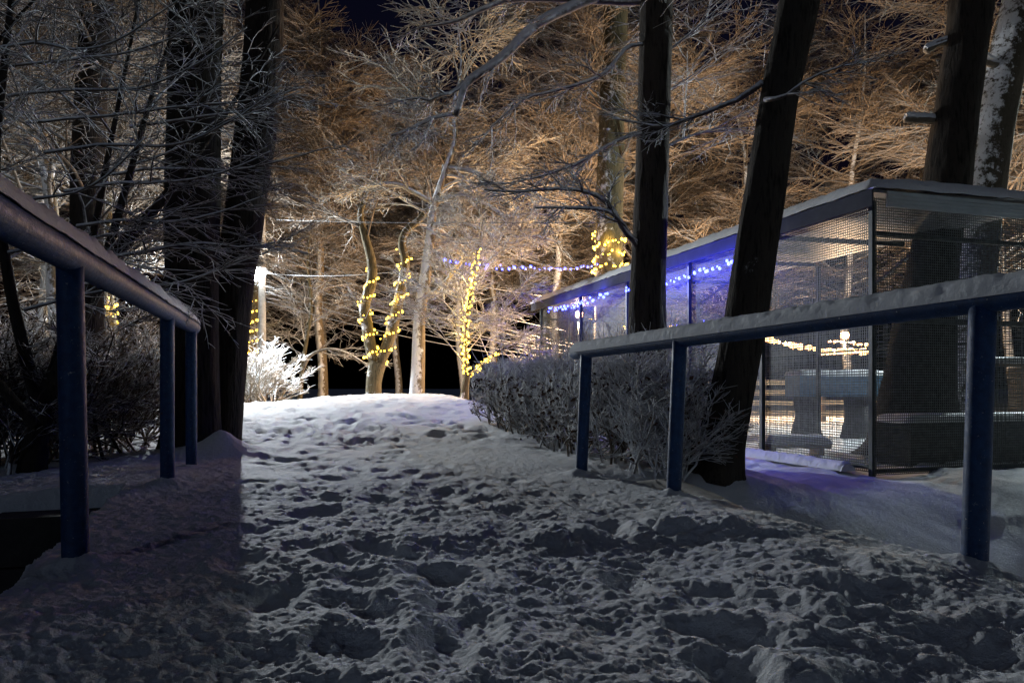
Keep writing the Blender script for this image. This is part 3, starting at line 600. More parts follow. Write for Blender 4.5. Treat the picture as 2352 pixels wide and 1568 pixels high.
# --- bushes
def bush(name, label, stems, mat, seed, spread, h, b=(7, 7, 6), ln=(0.5, 0.25, 0.11), r=(0.008, 0.006, 0.004), leaves=0, cat='bush', group=None, droop=0.0, th=None):
    rg = np.random.default_rng(seed); stems = np.array(stems); c = stems.mean(0)
    th = Thing(name, (c[0], c[1], c[2]), label, cat, group)
    la, wa = Acc(), Acc(); k = len(stems)
    d = np.stack([rg.normal(0, spread, k), rg.normal(0, spread, k), np.ones(k)], 1)
    PT, R = grow(stems, d, np.full(k, h)*rg.uniform(0.6, 1.15, k), np.full(k, r[0]*1.8), np.full(k, r[0]*0.7), 7, 0.16, droop, rg)
    tubes(la, PT, R, 5, False); crown_from(PT, R, rg, la, wa, b, ln, (0.05, 0.0, 0), r, t0=0.12, ang=(0.4, 1.0))
    th.part(la, 'branches', mat)['kind'] = 'stuff'; tw = th.part(wa, 'twigs', mat); tw['kind'] = 'stuff'
    if leaves:
        lv = Acc(); pts = np.concatenate([v for v in wa.v])+th.l*0
        pick = pts[rg.integers(0, len(pts), leaves)]+rg.normal(0, 0.02, (leaves, 3))
        a = unit(rg.normal(0, 1, (leaves, 3))*np.array([1, 1, 0.4])+np.array([0, 0, -0.8])); s = unit(np.cross(a, rg.normal(0, 1, (leaves, 3)))); L_ = rg.uniform(0.03, 0.055, leaves)[:, None]
        V = np.stack([pick, pick+a*L_*0.5+s*L_*0.3, pick+a*L_, pick+a*L_*0.5-s*L_*0.3], 1)
        lv.add(V, np.arange(leaves*4).reshape(-1, 4)); o = lv.build('dry_leaves', 'dry_leaf', th.o, False); o['kind'] = 'stuff'
    return th
# clipped hedge beside the path: stems along a strip, everything kept inside a rounded box
def hedge():
    rg = np.random.default_rng(77); h0 = np.array((1.32, 5.95)); h1 = np.array((0.06, 10.1)); d = unit(h1-h0); nrm = np.array((d[1], -d[0])); Ln = np.linalg.norm(h1-h0)
    th = Thing('hedge', (*((h0+h1)/2), 0), 'clipped hedge of frosted twigs beside the path, glowing faint blue', 'hedge')
    k = 190; t = rg.random(k)*Ln; w = rg.uniform(-0.5, 0.45, k); base = h0+d*t[:, None]+nrm*w[:, None]
    z = ground(base[:, 0], base[:, 1], False)-0.03
    la, wa = Acc(), Acc(); D = np.stack([rg.normal(0, 0.25, k), rg.normal(0, 0.25, k), np.ones(k)], 1)
    PT, R = grow(np.column_stack([base, z]), D, rg.uniform(0.6, 1.0, k), np.full(k, 0.012), np.full(k, 0.006), 7, 0.14, 0.0, rg)
    tubes(la, PT, R, 5, False); crown_from(PT, R, rg, la, wa, (7, 5, 4), (0.42, 0.24, 0.11), (0.03, 0, 0), (0.007, 0.005, 0.0036), t0=0.1, ang=(0.5, 1.2))
    for A_c in (la, wa):          # the shears: everything outside the clipped faces is cut back
        for i_ in range(len(A_c.v)):
            q = A_c.v[i_]; rel = q[:, :2]-h0; tt = rel @ d; ww = rel @ nrm
            lim = lambda x, a, b: np.where(x < a, a+(x-a)*0.12, np.where(x > b, b+(x-b)*0.12, x))
            t2, w2 = lim(tt, -0.15, Ln+0.1), lim(ww, -0.60, 0.55); top_ = 0.93+0.05*np.sin(tt*3.1)+0.04*np.sin(tt*7.7+ww*5)
            q[:, :2] = h0+np.outer(t2, d)+np.outer(w2, nrm); q[:, 2] = np.where(q[:, 2] > top_, top_+(q[:, 2]-top_)*0.15, q[:, 2]); A_c.v[i_] = q
    # a few uncut shoots
    k2 = 120; t = rg.random(k2)*Ln; w = rg.uniform(-0.5, 0.5, k2); base = h0+d*t[:, None]+nrm*w[:, None]
    S, SR = grow(np.column_stack([base, ground(base[:, 0], base[:, 1], False)+0.7]), np.stack([rg.normal(0, 0.3, k2), rg.normal(0, 0.3, k2), np.ones(k2)], 1), rg.uniform(0.3, 0.65, k2), np.full(k2, 0.005), np.full(k2, 0.002), 6, 0.08, 0, rg)
    tubes(wa, S, SR, 3, False)
    pts = np.concatenate(wa.v); leaves = 7000
    o1 = th.part(la, 'branches', 'twig'); o1['kind'] = 'stuff'; o2 = th.part(wa, 'twigs', 'twig_frost'); o2['kind'] = 'stuff'
    pts = np.concatenate(wa.v); pick = pts[rg.integers(0, len(pts), leaves)]; pick = pick[pick[:, 2] < 0.75]; leaves = len(pick)
    a = unit(rg.normal(0, 1, (leaves, 3))*np.array([1, 1, 0.4])+np.array([0, 0, -0.9])); s = unit(np.cross(a, rg.normal(0, 1, (leaves, 3)))); L_ = rg.uniform(0.03, 0.06, leaves)[:, None]
    lv = Acc(); lv.add(np.stack([pick, pick+a*L_*0.5+s*L_*0.3, pick+a*L_, pick+a*L_*0.5-s*L_*0.3], 1), np.arange(leaves*4).reshape(-1, 4))
    o3 = lv.build('dry_leaves', 'dry_leaf', th.o, False); o3['kind'] = 'stuff'
hedge()
def strip(n, x0, x1, y0, y1, seed):
    rg = np.random.default_rng(seed); x = rg.uniform(x0, x1, n); y = rg.uniform(y0, y1, n)
    return np.column_stack([x, y, ground(x, y, False)-0.03])
bush('frosted_bush', 'white frosted bush glittering under the lamp pole', strip(28, -6.8, -6.0, 18.2, 19.0, 5), 'twig_pale', 51, 0.40, 1.5, (6, 5, 3), (0.6, 0.3, 0.16), (0.013, 0.010, 0.008))
bush('frosted_bush', 'low frosted bush at the foot of the garland tree', strip(18, -7.7, -6.8, 19.4, 20.2, 6), 'twig_pale', 52, 0.4, 1.1, (6, 5, 3), (0.5, 0.28, 0.16), (0.013, 0.010, 0.008))
bush('thicket', 'tangled leafy thicket between the railing posts and twin tree', strip(52, -4.9, -3.5, 6.4, 8.2, 7), 'twig', 53, 0.35, 1.0, (7, 6, 4), (0.6, 0.3, 0.13), (0.008, 0.006, 0.0045), 2600)
bush('thicket', 'tangled bare thicket under the sweeping tree across the ditch', strip(52, -5.6, -3.4, 5.3, 6.6, 8), 'twig_dark', 54, 0.5, 1.15, (6, 6, 4), (0.5, 0.28, 0.13), (0.009, 0.006, 0.0045), 700)
bush('thicket', 'pale thicket behind the bridge railing, beyond the dark slim tree', strip(52, -11.5, -6.6, 10.0, 14.5, 9), 'twig', 55, 0.5, 2.2, (7, 6, 4), (0.9, 0.45, 0.2), (0.013, 0.009, 0.007))
bush('bramble', 'bare twiggy shrub at the foot of the leaning tree', strip(16, 0.85, 1.25, 5.35, 5.8, 10), 'twig_frost', 56, 0.4, 0.75, (6, 5, 4), (0.4, 0.2, 0.1), (0.006, 0.0045, 0.0035), 160)

# ------------------------------------------------------------------ the wire mesh pavilion
S0 = np.array((3.65, 7.50)); SD = unit(np.array((-0.31, 1.0))); SN = np.array((SD[1], -SD[0]))     # side wall start, along, inward
FL = -0.30; ZT = 2.50
def TP(a, c, z): q = S0+SD*a+SN*c; return np.array((q[0], q[1], z))
posts_a = [0.0, 1.8, 3.53, 5.58, 7.69, 10.05]
th = Thing('mesh_pavilion', (S0[0], S0[1], FL), 'wire mesh pavilion with flat snow-covered roof and blue lights along its eave', 'pavilion')
for a in posts_a:
    ac = Acc(); beam(ac, TP(a, 0, FL-0.3), TP(a, 0, ZT), 0.048, 0.048, (SD[0], SD[1], 0)); th.part(ac, 'post', 'green_steel', False)
for (a, c) in ((0.0, 2.3), (0.0, 4.6), (3.5, 2.25), (7.0, 2.25), (10.05, 2.2)):
    ac = Acc(); beam(ac, TP(a, c, FL-0.3), TP(a, c, ZT), 0.06, 0.06, (SD[0], SD[1], 0)); th.part(ac, 'post', 'green_steel', False)
def pbar(name, p, q, w=0.04, h=0.04, mat='green_steel'):
    ac = Acc(); beam(ac, p, q, w, h); return th.part(ac, name, mat, False)
for z in (FL+0.10, ZT-0.03): pbar('side_rail', TP(0.04, 0.0, z), TP(10.0, 0.0, z))
for z in (FL+0.06, 1.30, ZT-0.33): pbar('front_rail', TP(0, 0.04, z), TP(0, 4.7, z))
for a in (1.8, 3.53, 5.58, 7.69): pbar('rafter', TP(a, 0.04, ZT-0.02), TP(a, 2.2, ZT+0.02), 0.05, 0.06)
for a in (3.53, 7.69): pbar('brace', TP(a, 0.05, ZT-0.75), TP(a, 1.0, ZT-0.06), 0.03, 0.03)
pbar('brace', TP(3.5, 2.25, ZT-1.0), TP(1.6, 2.2, ZT-0.1), 0.035, 0.035); pbar('brace', TP(7.0, 2.25, ZT-1.0), TP(5.0, 2.2, ZT-0.1), 0.035, 0.035)
pbar('brace', TP(0, 2.3, ZT-0.35), TP(0, 3.4, ZT-0.9), 0.03, 0.03)
for z in (1.1, 1.7, 2.2): pbar('back_rail', TP(10.0, 0.05, z), TP(10.0, 5.5, z))
for z in (1.15, 1.75): pbar('back_rail', TP(0.5, 2.25, z), TP(10.0, 2.2, z), 0.03, 0.03)
# roof: sheets, fascia, snow
for i in range(6):
    ac = Acc(); a0, a1 = -0.12+i*1.75, -0.12+(i+1)*1.75-0.012
    v = []
    for a in (a0, a1):
        for c, z in ((-0.10, ZT+0.05), (2.36, ZT+0.09)): v += [TP(a, c, z), TP(a, c, z+0.03)]
    ac.add(v, [[0, 1, 3, 2], [4, 6, 7, 5], [0, 4, 5, 1], [2, 3, 7, 6], [0, 2, 6, 4], [1, 5, 7, 3]]); th.part(ac, 'roof_sheet', 'roof_sheet', False)
ac = Acc(); beam(ac, TP(-0.13, -0.115, ZT+0.0), TP(10.4, -0.115, ZT+0.0), 0.025, 0.17); th.part(ac, 'eave_board', 'eave_paint', False)
for i in range(4):
    ac = Acc(); z = ZT+0.05-i*0.04; beam(ac, TP(-0.14, 0.05, z), TP(-0.14, 2.2, z), 0.02, 0.036); th.part(ac, 'fascia_board', 'fascia_paint', False)
ac = Acc(); na, nc = 150, 26; aa = np.linspace(-0.18, 10.45, na); cc = np.linspace(-0.16, 2.42, nc); AA, CC = np.meshgrid(aa, cc, indexing='ij')
edge = np.minimum.reduce([AA+0.18, 10.45-AA, CC+0.16, 2.42-CC]); hz = 0.135*np.clip(edge/0.10, 0, 1)**0.45+0.02*fbm(AA*2.5, CC*2.5, 3, 60)*(edge > 0.01)
top = np.stack([S0[0]+SD[0]*AA+SN[0]*CC, S0[1]+SD[1]*AA+SN[1]*CC, ZT+0.085+0.016*CC+hz+0.012*fbm(AA*14, CC*14, 2, 61)], -1)
idx = np.arange(na*nc).reshape(na, nc); ac.add(top, np.stack([idx[:-1, :-1], idx[1:, :-1], idx[1:, 1:], idx[:-1, 1:]], -1).reshape(-1, 4)[:, ::-1]); th.part(ac, 'roof_snow', 'snow_cap')
# wire mesh, one panel to a bay
def mesh_panel(p0, p1, z0, z1, sp=0.027, w=0.0078):
    ac = Acc(); p0 = np.array(p0); p1 = np.array(p1); Ln = np.linalg.norm(p1-p0); t = unit(p1-p0); nr = np.array((-t[1], t[0], 0))
    nh = int((z1-z0)/sp)
    for i in range(nh+1):
        z = z0+sp*i; a = np.array((p0[0], p0[1], z)); b_ = np.array((p1[0], p1[1], z)); h = np.array((0, 0, w*0.62)); o = nr*0.002
        ac.add([a-h+o, b_-h+o, b_+h+o, a+h+o, a-h-o, b_-h-o, b_+h-o, a+h-o], [[0, 1, 2, 3], [5, 4, 7, 6]])
    for i in range(int(Ln/sp)+1):
        q = p0+t*sp*i; a = np.array((q[0], q[1], z0))+nr*0.005; b_ = np.array((q[0], q[1], z1))+nr*0.005; h = t*w*0.42; o = nr*0.002
        ac.add([a-h+o, a+h+o, b_+h+o, b_-h+o, a-h-o, a+h-o, b_+h-o, b_-h-o], [[0, 1, 2, 3], [5, 4, 7, 6]])
    o = th.part(ac, 'mesh_panel', 'wire', False); o['kind'] = 'stuff'
for a0, a1 in zip(posts_a[:-1], posts_a[1:]): mesh_panel(TP(a0, 0.035, 0), TP(a1, 0.035, 0), FL+0.05, ZT-0.04)
mesh_panel(TP(-0.035, 0, 0), TP(-0.035, 2.3, 0), FL+0.03, ZT+0.03); mesh_panel(TP(-0.035, 2.3, 0), TP(-0.035, 4.7, 0), FL+0.03, ZT-0.3)
mesh_panel(TP(0.2, 2.28, 0), TP(10.0, 2.23, 0), FL+0.05, ZT-0.05, 0.05, 0.006)
mesh_panel(TP(10.05, 0.03, 0), TP(10.05, 5.4, 0), FL+0.05, ZT-0.05, 0.045, 0.007)
# snow lying on the plinth
ac = Acc(); lumpy_snow(ac, TP(0.2, -0.12, FL+0.02), TP(4.2, -0.12, FL+0.02), 0.09, 70, thick=0.5); th.part(ac, 'plinth_snow', 'snow_cap')

# ---- things standing in the yard
def snow_slab(acc, c, sx, sy, h, seed, rz=0.0):
    n, m_ = 34, 12; X, Y = np.meshgrid(np.linspace(-sx/2, sx/2, n), np.linspace(-sy/2, sy/2, m_), indexing='ij')
    e = np.minimum(sx/2-np.abs(X), sy/2-np.abs(Y)); z = h*np.clip(e/0.10, 0, 1)**0.5+0.012*fbm(X*5, Y*5, 3, seed)*(e > 0.001)
    cr, sr = math.cos(rz), math.sin(rz); V = np.stack([c[0]+X*cr-Y*sr, c[1]+X*sr+Y*cr, c[2]+z], -1); idx = np.arange(n*m_).reshape(n, m_)
    acc.add(V, np.stack([idx[:-1, :-1], idx[1:, :-1], idx[1:, 1:], idx[:-1, 1:]], -1).reshape(-1, 4))
RZ = math.atan2(SN[1], SN[0])
# boarded counter
c = P(2185, 1030, 9.0); t2 = Thing('boarded_counter', (c[0], c[1], FL), 'long dark boarded counter under snow, just inside the pavilion mesh', 'counter')
for i in range(5):
    ac = Acc(); box(ac, (c[0]+0.35, c[1]+0.1, FL+0.05+i*0.105), (2.5, 0.5-0.01*(i % 2), 0.097), RZ); t2.part(ac, 'board', 'dark_board', False)
ac = Acc(); snow_slab(ac, (c[0]+0.35, c[1]+0.1, FL+0.50), 2.62, 0.62, 0.10, 81, RZ); t2.part(ac, 'snow_cap', 'snow_cap')
# blue tarp table on two stumps
c = P(1915, 900, 13.6); t2 = Thing('tarp_table', (c[0], c[1], FL), 'long table wrapped in blue tarp with snow on top, on two dark pedestals', 'table')
ac = Acc(); n, m_ = 40, 8; 
box(ac, (c[0], c[1], 0.64), (1.52, 0.7, 0.36)); t2.part(ac, 'tarp_cover', 'blue_tarp', False)
ac = Acc(); snow_slab(ac, (c[0], c[1], 0.822), 1.62, 0.8, 0.12, 82); t2.part(ac, 'snow_cap', 'snow_cap')
for dx in (-0.5, 0.42):
    ac = Acc(); p = np.array([(c[0]+dx, c[1], z) for z in (FL-0.1, FL+0.15, 0.1, 0.46)]); tubes(ac, p, [0.30, 0.26, 0.20, 0.24], 14); t2.part(ac, 'pedestal', 'dark_board')
# low bench
c = P(1825, 1030, 9.9); t2 = Thing('low_bench', (c[0], c[1], FL), 'low bench with a rounded snow cushion on the pavilion floor', 'bench')
ac = Acc(); box(ac, (c[0], c[1], -0.16), (0.86, 0.34, 0.05)); t2.part(ac, 'seat', 'old_wood', False)
for dx in (-0.33, 0.30): ac = Acc(); box(ac, (c[0]+dx, c[1], -0.27), (0.07, 0.3, 0.17)); t2.part(ac, 'leg', 'old_wood', False)
ac = Acc(); snow_slab(ac, (c[0], c[1], -0.137), 0.9, 0.38, 0.12, 83); t2.part(ac, 'snow_cap', 'snow_cap')
# snowy beam bench on the right
c = P(2300, 900, 11.2); t2 = Thing('plank_bench', (c[0], c[1], FL), 'plank table laden with bright snow beyond the thick trunk', 'table')
for k in range(3):
    ac = Acc(); box(ac, (c[0]+0.3, c[1]-0.2+0.2*k, 0.95), (2.6, 0.18, 0.04)); t2.part(ac, 'plank', 'old_wood', False)
for dx in (-0.8, 0.3, 1.4): ac = Acc(); box(ac, (c[0]+dx, c[1], 0.31), (0.07, 0.5, 1.22)); t2.part(ac, 'leg', 'old_wood', False)
ac = Acc(); snow_slab(ac, (c[0]+0.3, c[1], 0.973), 2.66, 0.62, 0.10, 84); t2.part(ac, 'snow_cap', 'snow_cap')
# plank fence lit by the bulbs
c = P(1720, 910, 19.5); t2 = Thing('plank_fence', (c[0], c[1], FL), 'pale plank fence lit warm by bulbs beyond the pavilion', 'fence')
for i in range(4):
    ac = Acc(); box(ac, (c[0]+1.2, c[1], -0.05+i*0.27), (5.0, 0.03, 0.13)); t2.part(ac, 'plank', 'pale_wood', False)
for dx in (-1.2, 0.4, 2.0, 3.6): ac = Acc(); box(ac, (c[0]+dx, c[1]+0.06, 0.25), (0.1, 0.09, 1.3)); t2.part(ac, 'post', 'old_wood', False)

# ------------------------------------------------------------------ lamp pole, wires, strings of lights
PX = P(602, 900, 20.0)[0]
t3 = Thing('lamp_pole', (PX, 20.0, 0.2), 'concrete lamp pole with a blazing white lamp beside the twin tree', 'street lamp')
ac = Acc(); p = np.array([(PX, 20.0, z) for z in np.linspace(-0.3, 5.6, 14)]); tubes(ac, p, np.linspace(0.115, 0.085, 14), 14); t3.part(ac, 'pole', 'concrete')
LX = P(603, 640, 20.0); 
ac = Acc(); tubes(ac, np.array([(PX, 20.0, 3.95), (PX-0.01, 19.93, 4.02), (PX-0.03, 19.84, 4.03), (LX[0], 19.75, 3.93)]), [0.025]*4, 8); t3.part(ac, 'bracket', 'lamp_metal')
ac = Acc(); tubes(ac, np.array([(LX[0], 19.75, 3.80), (LX[0], 19.75, 3.86), (LX[0], 19.75, 3.93), (LX[0], 19.75, 3.97)]), [0.21, 0.19, 0.10, 0.03], 16); sh = t3.part(ac, 'shade', 'lamp_metal')
v, f = ico(0.19, 1.1); 
ac = Acc(); ac.add(v+np.array((LX[0], 19.75, 3.70)), None, f); t3.part(ac, 'bulb', 'lamp_white')
def lamp(name, loc, power, col, size, parent):
    d = bpy.data.lights.new(name, 'POINT'); d.energy = power; d.color = col; d.shadow_soft_size = size
    o = bpy.data.objects.new(name, d); C.objects.link(o); o.parent = parent; o.location = np.array(loc)-np.array(parent.location); return o
FH = P(577, 637, 19.8)  # added second head, unseen behind the trunk, placing the light for the shadow edge
ac = Acc(); tubes(ac, np.array([(PX, 19.98, FH[2]+0.22), (PX-0.2, 19.93, FH[2]+0.24), (FH[0], 19.86, FH[2]+0.15)]), [0.02]*3, 8); t3.part(ac, 'bracket', 'lamp_metal')
ac = Acc(); box(ac, FH+np.array((0, 0.06, 0.02)), (0.34, 0.12, 0.26)); fh = t3.part(ac, 'added_flood_head', 'lamp_metal', False)
ac = Acc(); box(ac, FH+np.array((0, -0.007, 0.02)), (0.30, 0.012, 0.22)); t3.part(ac, 'added_flood_glass', 'lamp_white', False, parent=fh)
sl_ = bpy.data.lights.new('lamp_glow', 'SPOT'); sl_.energy = 5200; sl_.color = (0.86, 0.94, 1.0); sl_.shadow_soft_size = 0.07; sl_.spot_size = rad(172); sl_.spot_blend = 0.35
so = bpy.data.objects.new('lamp_glow', sl_); C.objects.link(so); so.parent = t3.o; so.location = FH-np.array((0, 0.16, 0.0))-t3.l
so.rotation_euler = Vector((0.12, -1.0, -0.12)).to_track_quat('-Z', 'Y').to_euler()

def wire(label, a, b, sag, r=0.010, mat='frosted_cable'):
    a = np.array(a); b = np.array(b); t = np.linspace(0, 1, 26); p = a+(b-a)*t[:, None]; p[:, 2] -= sag*4*t*(1-t)
    ac = Acc(); tubes(ac, p, np.full(26, r), 5); o = ac.build('overhead_wire', mat); tag(o, label, 'wire', 'wires strung from the lamp pole'); return o
LW = 'straight frosted wire fanning down from the lamp pole across the dark gap'
wire('long thin wire running level from the lamp pole to the straight tree', P(605, 503, 20), P(1500, 510, 9.2), 0.05, 0.005)
wire('bright frosted cable running from the lamp to the forked tree', (PX, 20, 3.72), P(930, 622, 18.0), 0.10, 0.009)
for (y0, y1, xe, s) in ((560, 760, 1300, .1), (575, 790, 1320, .12), (600, 800, 1330, .1), (620, 810, 1335, .15), (655, 815, 1320, .08), (668, 830, 1330, .1), (690, 835, 1320, .1), (540, 690, 1330, .1)):
    wire(LW, P(606, y0, 20), P(xe, y1, 20.5), s*2, 0.010)

def bulbset(name, pts, label, cat, mat, r, group, cable=True, jit=0.0, energy=0, col=(1, 1, 1), nl=3, seed=0, csz=0.006, drop=0.0):
    """a string: cable plus each bulb; nl small lamps carry its light"""
    rg = np.random.default_rng(seed); pts = np.array(pts); th = Thing(name, tuple(pts[0]), label, cat, group)
    if cable:
        ac = Acc(); tubes(ac, pts, np.full(len(pts), csz), 4); th.part(ac, 'cable', 'cable')
    v, f = ico(r, 1.25); ac = Acc(); ac.add(v, None, f); me = ac.mesh('bulb', mat); me.materials[0].cycles.emission_sampling = 'NONE'
    for p in pts:
        o = link('bulb', me, th.o); o.location = p-th.l+rg.normal(0, jit, 3)-np.array((0, 0, rg.uniform(0, drop))); s = rg.uniform(0.6, 1.25); o.scale = (s, s, s)
    if energy:
        for p in pts[np.linspace(0, len(pts)-1, nl+2).astype(int)[1:-1]]: lamp('bulb_glow', p+np.array((-0.03, -0.06, 0.02)), energy/nl, col, 0.04, th.o)
    return th
def helix(poly, rr, z0, z1, pitch, step, off=0.035, ph=0.0):
    s = np.concatenate([[0], np.cumsum(np.linalg.norm(np.diff(poly, axis=0), axis=1))])
    m = (poly[:, 2] >= z0) & (poly[:, 2] <= z1); s0, s1 = s[m].min(), s[m].max()
    q = s0; out = []; an = ph
    while q < s1:
        c = np.array([np.interp(q, s, poly[:, k]) for k in range(3)]); r = np.interp(q, s, rr)+off
        out.append(c+np.array((math.cos(an)*r, math.sin(an)*r, 0)))
        arc = math.hypot(2*math.pi*r, pitch); q += pitch*step/arc; an += 2*math.pi*step/arc
    return np.array(out)
YEL = (1.0, 0.68, 0.16)
def zz(py, Y): return HC+(892-py)/1700*Y
GY = 'strings of yellow lights wound on tree trunks'
bulbset('light_string', helix(*fk[1], zz(835, 18), zz(610, 18), 0.44, 0.085, ph=1.0), 'yellow lights wound round the slanting-over thinner stem of the forked tree', 'string lights', 'bulb_yellow', 0.024, GY, jit=0.025, energy=55, col=YEL, nl=4, seed=1)
bulbset('light_string', helix(*fk[2], zz(838, 18), zz(565, 18), 0.44, 0.085, ph=0.2), 'yellow lights wound round the stem of the forked tree nearer the plastered tree', 'string lights', 'bulb_yellow', 0.024, GY, jit=0.025, energy=55, col=YEL, nl=4, seed=2)
bulbset('light_string', helix(*sl[1], zz(862, 16.5), zz(572, 16.5), 0.14, 0.07, off=0.03), 'yellow lights running up the slim young tree', 'string lights', 'bulb_yellow', 0.024, GY, jit=0.025, energy=55, col=YEL, nl=4, seed=3)
bulbset('light_string', helix(*sl[2], zz(868, 16.5), zz(800, 16.5), 0.25, 0.06, off=0.03)[:26], 'short run of yellow lights along the low side branch of the slim tree', 'string lights', 'bulb_yellow', 0.024, GY, jit=0.025, energy=10, col=YEL, nl=2, seed=4)
bulbset('light_string', helix(*m1[0], zz(660, 19), zz(535, 19), 0.30, 0.10, off=0.05, ph=2.0), 'yellow lights wound round the stout tree above the pavilion roof', 'string lights', 'bulb_yellow', 0.027, GY, jit=0.03, energy=50, col=YEL, nl=4, seed=5)
bulbset('light_string', helix(*lf[0], zz(855, 21.5), zz(665, 21.5), 0.30, 0.10, off=0.04), 'yellow lights wound round the tree beside the lamp pole', 'string lights', 'bulb_yellow', 0.027, GY, jit=0.02, energy=24, col=YEL, nl=3, seed=6)
bulbset('light_string', helix(*fl[0], zz(742, 17), zz(675, 17), 0.2, 0.10, off=0.04), 'short wrap of yellow lights on the small tree in the thicket', 'string lights', 'bulb_yellow', 0.027, GY, jit=0.03, energy=10, col=YEL, nl=2, seed=7)
# blue strings
BL = (0.04, 0.05, 1.0); GB = 'strings of blue lights'
def sagline(a, b, n, sag, seed, dz=0.03):
    rg = np.random.default_rng(seed); t = np.sort(np.clip(np.linspace(0, 1, n)+rg.normal(0, 0.35/n, n), 0, 1)); a = np.array(a); b = np.array(b)
    p = a+(b-a)*t[:, None]; p[:, 2] -= sag*4*t*(1-t)+rg.uniform(0, dz, n); return p
bulbset('light_string', sagline(P(1022, 592, 17.2), P(1372, 604, 18.6), 34, 0.14, 31, 0.10), 'blue lights strung in the air between the plastered tree and stout tree', 'string lights', 'bulb_blue', 0.026, GB, energy=20, col=BL, nl=3, seed=8)
bulbset('light_string', sagline(TP(6.0, -0.17, ZT-0.14), TP(9.1, -0.17, ZT-0.14), 34, 0.05, 32, 0.10), 'blue lights hanging from the far end of the pavilion eave', 'string lights', 'bulb_blue', 0.023, GB, energy=60, col=BL, nl=7, seed=9)
bulbset('light_string', sagline(TP(2.0, -0.17, ZT-0.20), TP(5.3, -0.17, ZT-0.20), 38, 0.06, 33, 0.08), 'blue lights hanging from the pavilion eave between the two dark trunks', 'string lights', 'bulb_blue', 0.022, GB, energy=150, col=BL, nl=11, seed=10)
bulbset('light_string', sagline(P(1520, 744, 21.5), P(1625, 735, 21.5), 14, 0.05, 34, 0.06), 'blue lights glimpsed through the mesh below the pavilion roof', 'string lights', 'bulb_blue', 0.02, GB, seed=11)
# warm bulbs of the stalls beyond
GW = 'warm festoon bulbs beyond the pavilion'
WA = (1.0, 0.66, 0.38)
bulbset('festoon', sagline(P(1762, 778, 21), P(1880, 800, 21), 16, 0.03, 41), 'warm white bulbs strung below the handrail, beside the leaning trunk', 'string lights', 'bulb_warm', 0.08, GW, energy=500, col=WA, nl=2, seed=12)
bulbset('festoon', sagline(P(1885, 806, 21.5), P(2002, 806, 21.5), 18, 0.0, 42), 'level row of warm white bulbs ending at the pavilion corner post', 'string lights', 'bulb_warm', 0.08, GW, energy=500, col=WA, nl=2, seed=13)
bulbset('festoon', sagline(P(1905, 782, 22), P(1990, 790, 22), 10, 0.0, 43), 'short upper row of warm bulbs beside the biggest bulb', 'string lights', 'bulb_warm', 0.045, GW, seed=14)
bulbset('festoon', sagline(P(1348, 730, 20.5), P(1442, 748, 20.5), 10, 0.06, 44), 'yellow bulbs seen through the pavilion mesh below the far eave', 'string lights', 'bulb_yellow', 0.025, GW, seed=15)
bulbset('festoon', sagline(P(1438, 752, 20.0), P(1590, 745, 20.0), 4, 0.03, 45), 'widely spaced warm bulbs behind the straight dark tree', 'string lights', 'bulb_warm', 0.05, GW, energy=200, col=WA, nl=1, seed=16)
def floodlamp(c, label, r, power, col=WA):
    th = Thing('globe_lamp', (c[0], c[1], gz(c[0], c[1])), label, 'lamp', 'globe lamps on posts beyond the pavilion')
    ac = Acc(); p = np.array([(c[0], c[1]+0.03, z) for z in np.linspace(th.l[2]-0.2, c[2]-r*0.8, 6)]); tubes(ac, p, [0.03]*6, 8); th.part(ac, 'post', 'lamp_metal')
    ac = Acc(); v, f = ico(r); ac.add(v+c, None, f); th.part(ac, 'globe', 'bulb_warm')
    lamp('globe_glow', c+np.array((0, -0.02-r, 0)), power, col, r, th.o)
floodlamp(P(1330, 722, 20.0), 'bright warm globe lamp on a post behind the far pavilion posts', 0.12, 4600)
floodlamp(P(1940, 770, 22.0), 'biggest warm globe lamp above the tarp table', 0.15, 4200)

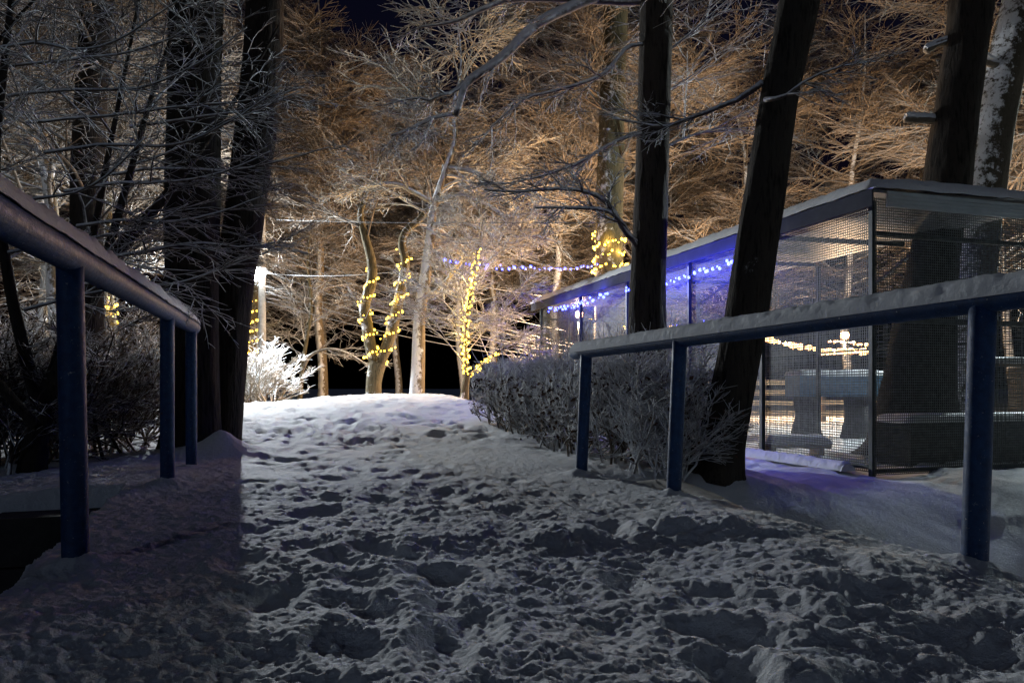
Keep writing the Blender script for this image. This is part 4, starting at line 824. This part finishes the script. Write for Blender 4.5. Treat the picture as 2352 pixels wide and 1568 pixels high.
# assumed second white lamp, out of view, added to light the yard coldly
c = np.array((10.4, 14.5)); z0 = gz(*c)
t4 = Thing('assumed_lamp_post', (c[0], c[1], z0), 'assumed white lamp on a concrete pole, out of view beside the pavilion yard', 'street lamp')
ac = Acc(); p = np.array([(c[0], c[1], z) for z in np.linspace(z0-0.3, 4.2, 10)]); tubes(ac, p, np.linspace(0.11, 0.085, 10), 12); t4.part(ac, 'pole', 'concrete')
ac = Acc(); tubes(ac, np.array([(c[0], c[1]-0.2, z) for z in (3.62, 3.7, 3.78, 3.84)]), [0.21, 0.19, 0.10, 0.03], 16); t4.part(ac, 'shade', 'lamp_metal')
ac = Acc(); tubes(ac, np.array([(c[0], c[1], 3.9), (c[0], c[1]-0.1, 3.92), (c[0], c[1]-0.2, 3.82)]), [0.02]*3, 8); t4.part(ac, 'bracket', 'lamp_metal')
v, f = ico(0.13, 0.9); ac = Acc(); ac.add(v+np.array((c[0], c[1]-0.2, 3.5)), None, f); t4.part(ac, 'bulb', 'lamp_white')
lamp('lamp_glow', (c[0], c[1]-0.2, 3.42), 7000, (0.82, 0.97, 1.0), 0.15, t4.o)  # cold light of the assumed lamp, from outside the view

# dark water added to blacken the ditch, and a bank wall coloured as shaded
m, nt, b = new_mat('added_dark_water'); n = noise(nt, 6, 3); b.inputs['Base Color'].default_value = (0.004, 0.005, 0.006, 1); b.inputs['Roughness'].default_value = 0.12; bump(nt, b, n.outputs[0], 0.15, 0.01)
ac = Acc(); q = [xy(-1.9, -14), xy(4.95, -14), xy(4.95, -0.85), xy(-1.9, -0.85)]; ac.add([(a, b_, -1.25) for a, b_ in q], [[3, 2, 1, 0]]); tag(ac.build('added_dark_water', 'added_dark_water', None, False), kind='structure')  # added sheet, keeps the ditch floor black
simple('shade_dark_stone', (0.010, 0.010, 0.009), (0.035, 0.033, 0.03), 5, 0.8, bs=0.8, bd=0.03)  # near-black base colour holds the shade of the bank face
th = Thing('bank_wall', (*xy(4.70, -3.0), -1.9), 'stone wall coloured dark as in shade, holding up the far bank of the ditch', 'wall')
rw = np.random.default_rng(5)
for row in range(6):
    v = -0.55-0.2*(row % 2)
    while v > -5.2:
        w = rw.uniform(0.34, 0.62); c = xy(4.70+rw.normal(0, 0.012), v-w/2); h = 0.255
        ac = Acc(); box(ac, (c[0], c[1], -1.54+row*0.265), (w-0.016, 0.26, h), math.atan2(0.329, 0.944)); th.part(ac, 'stone', 'shade_dark_stone', False); v -= w
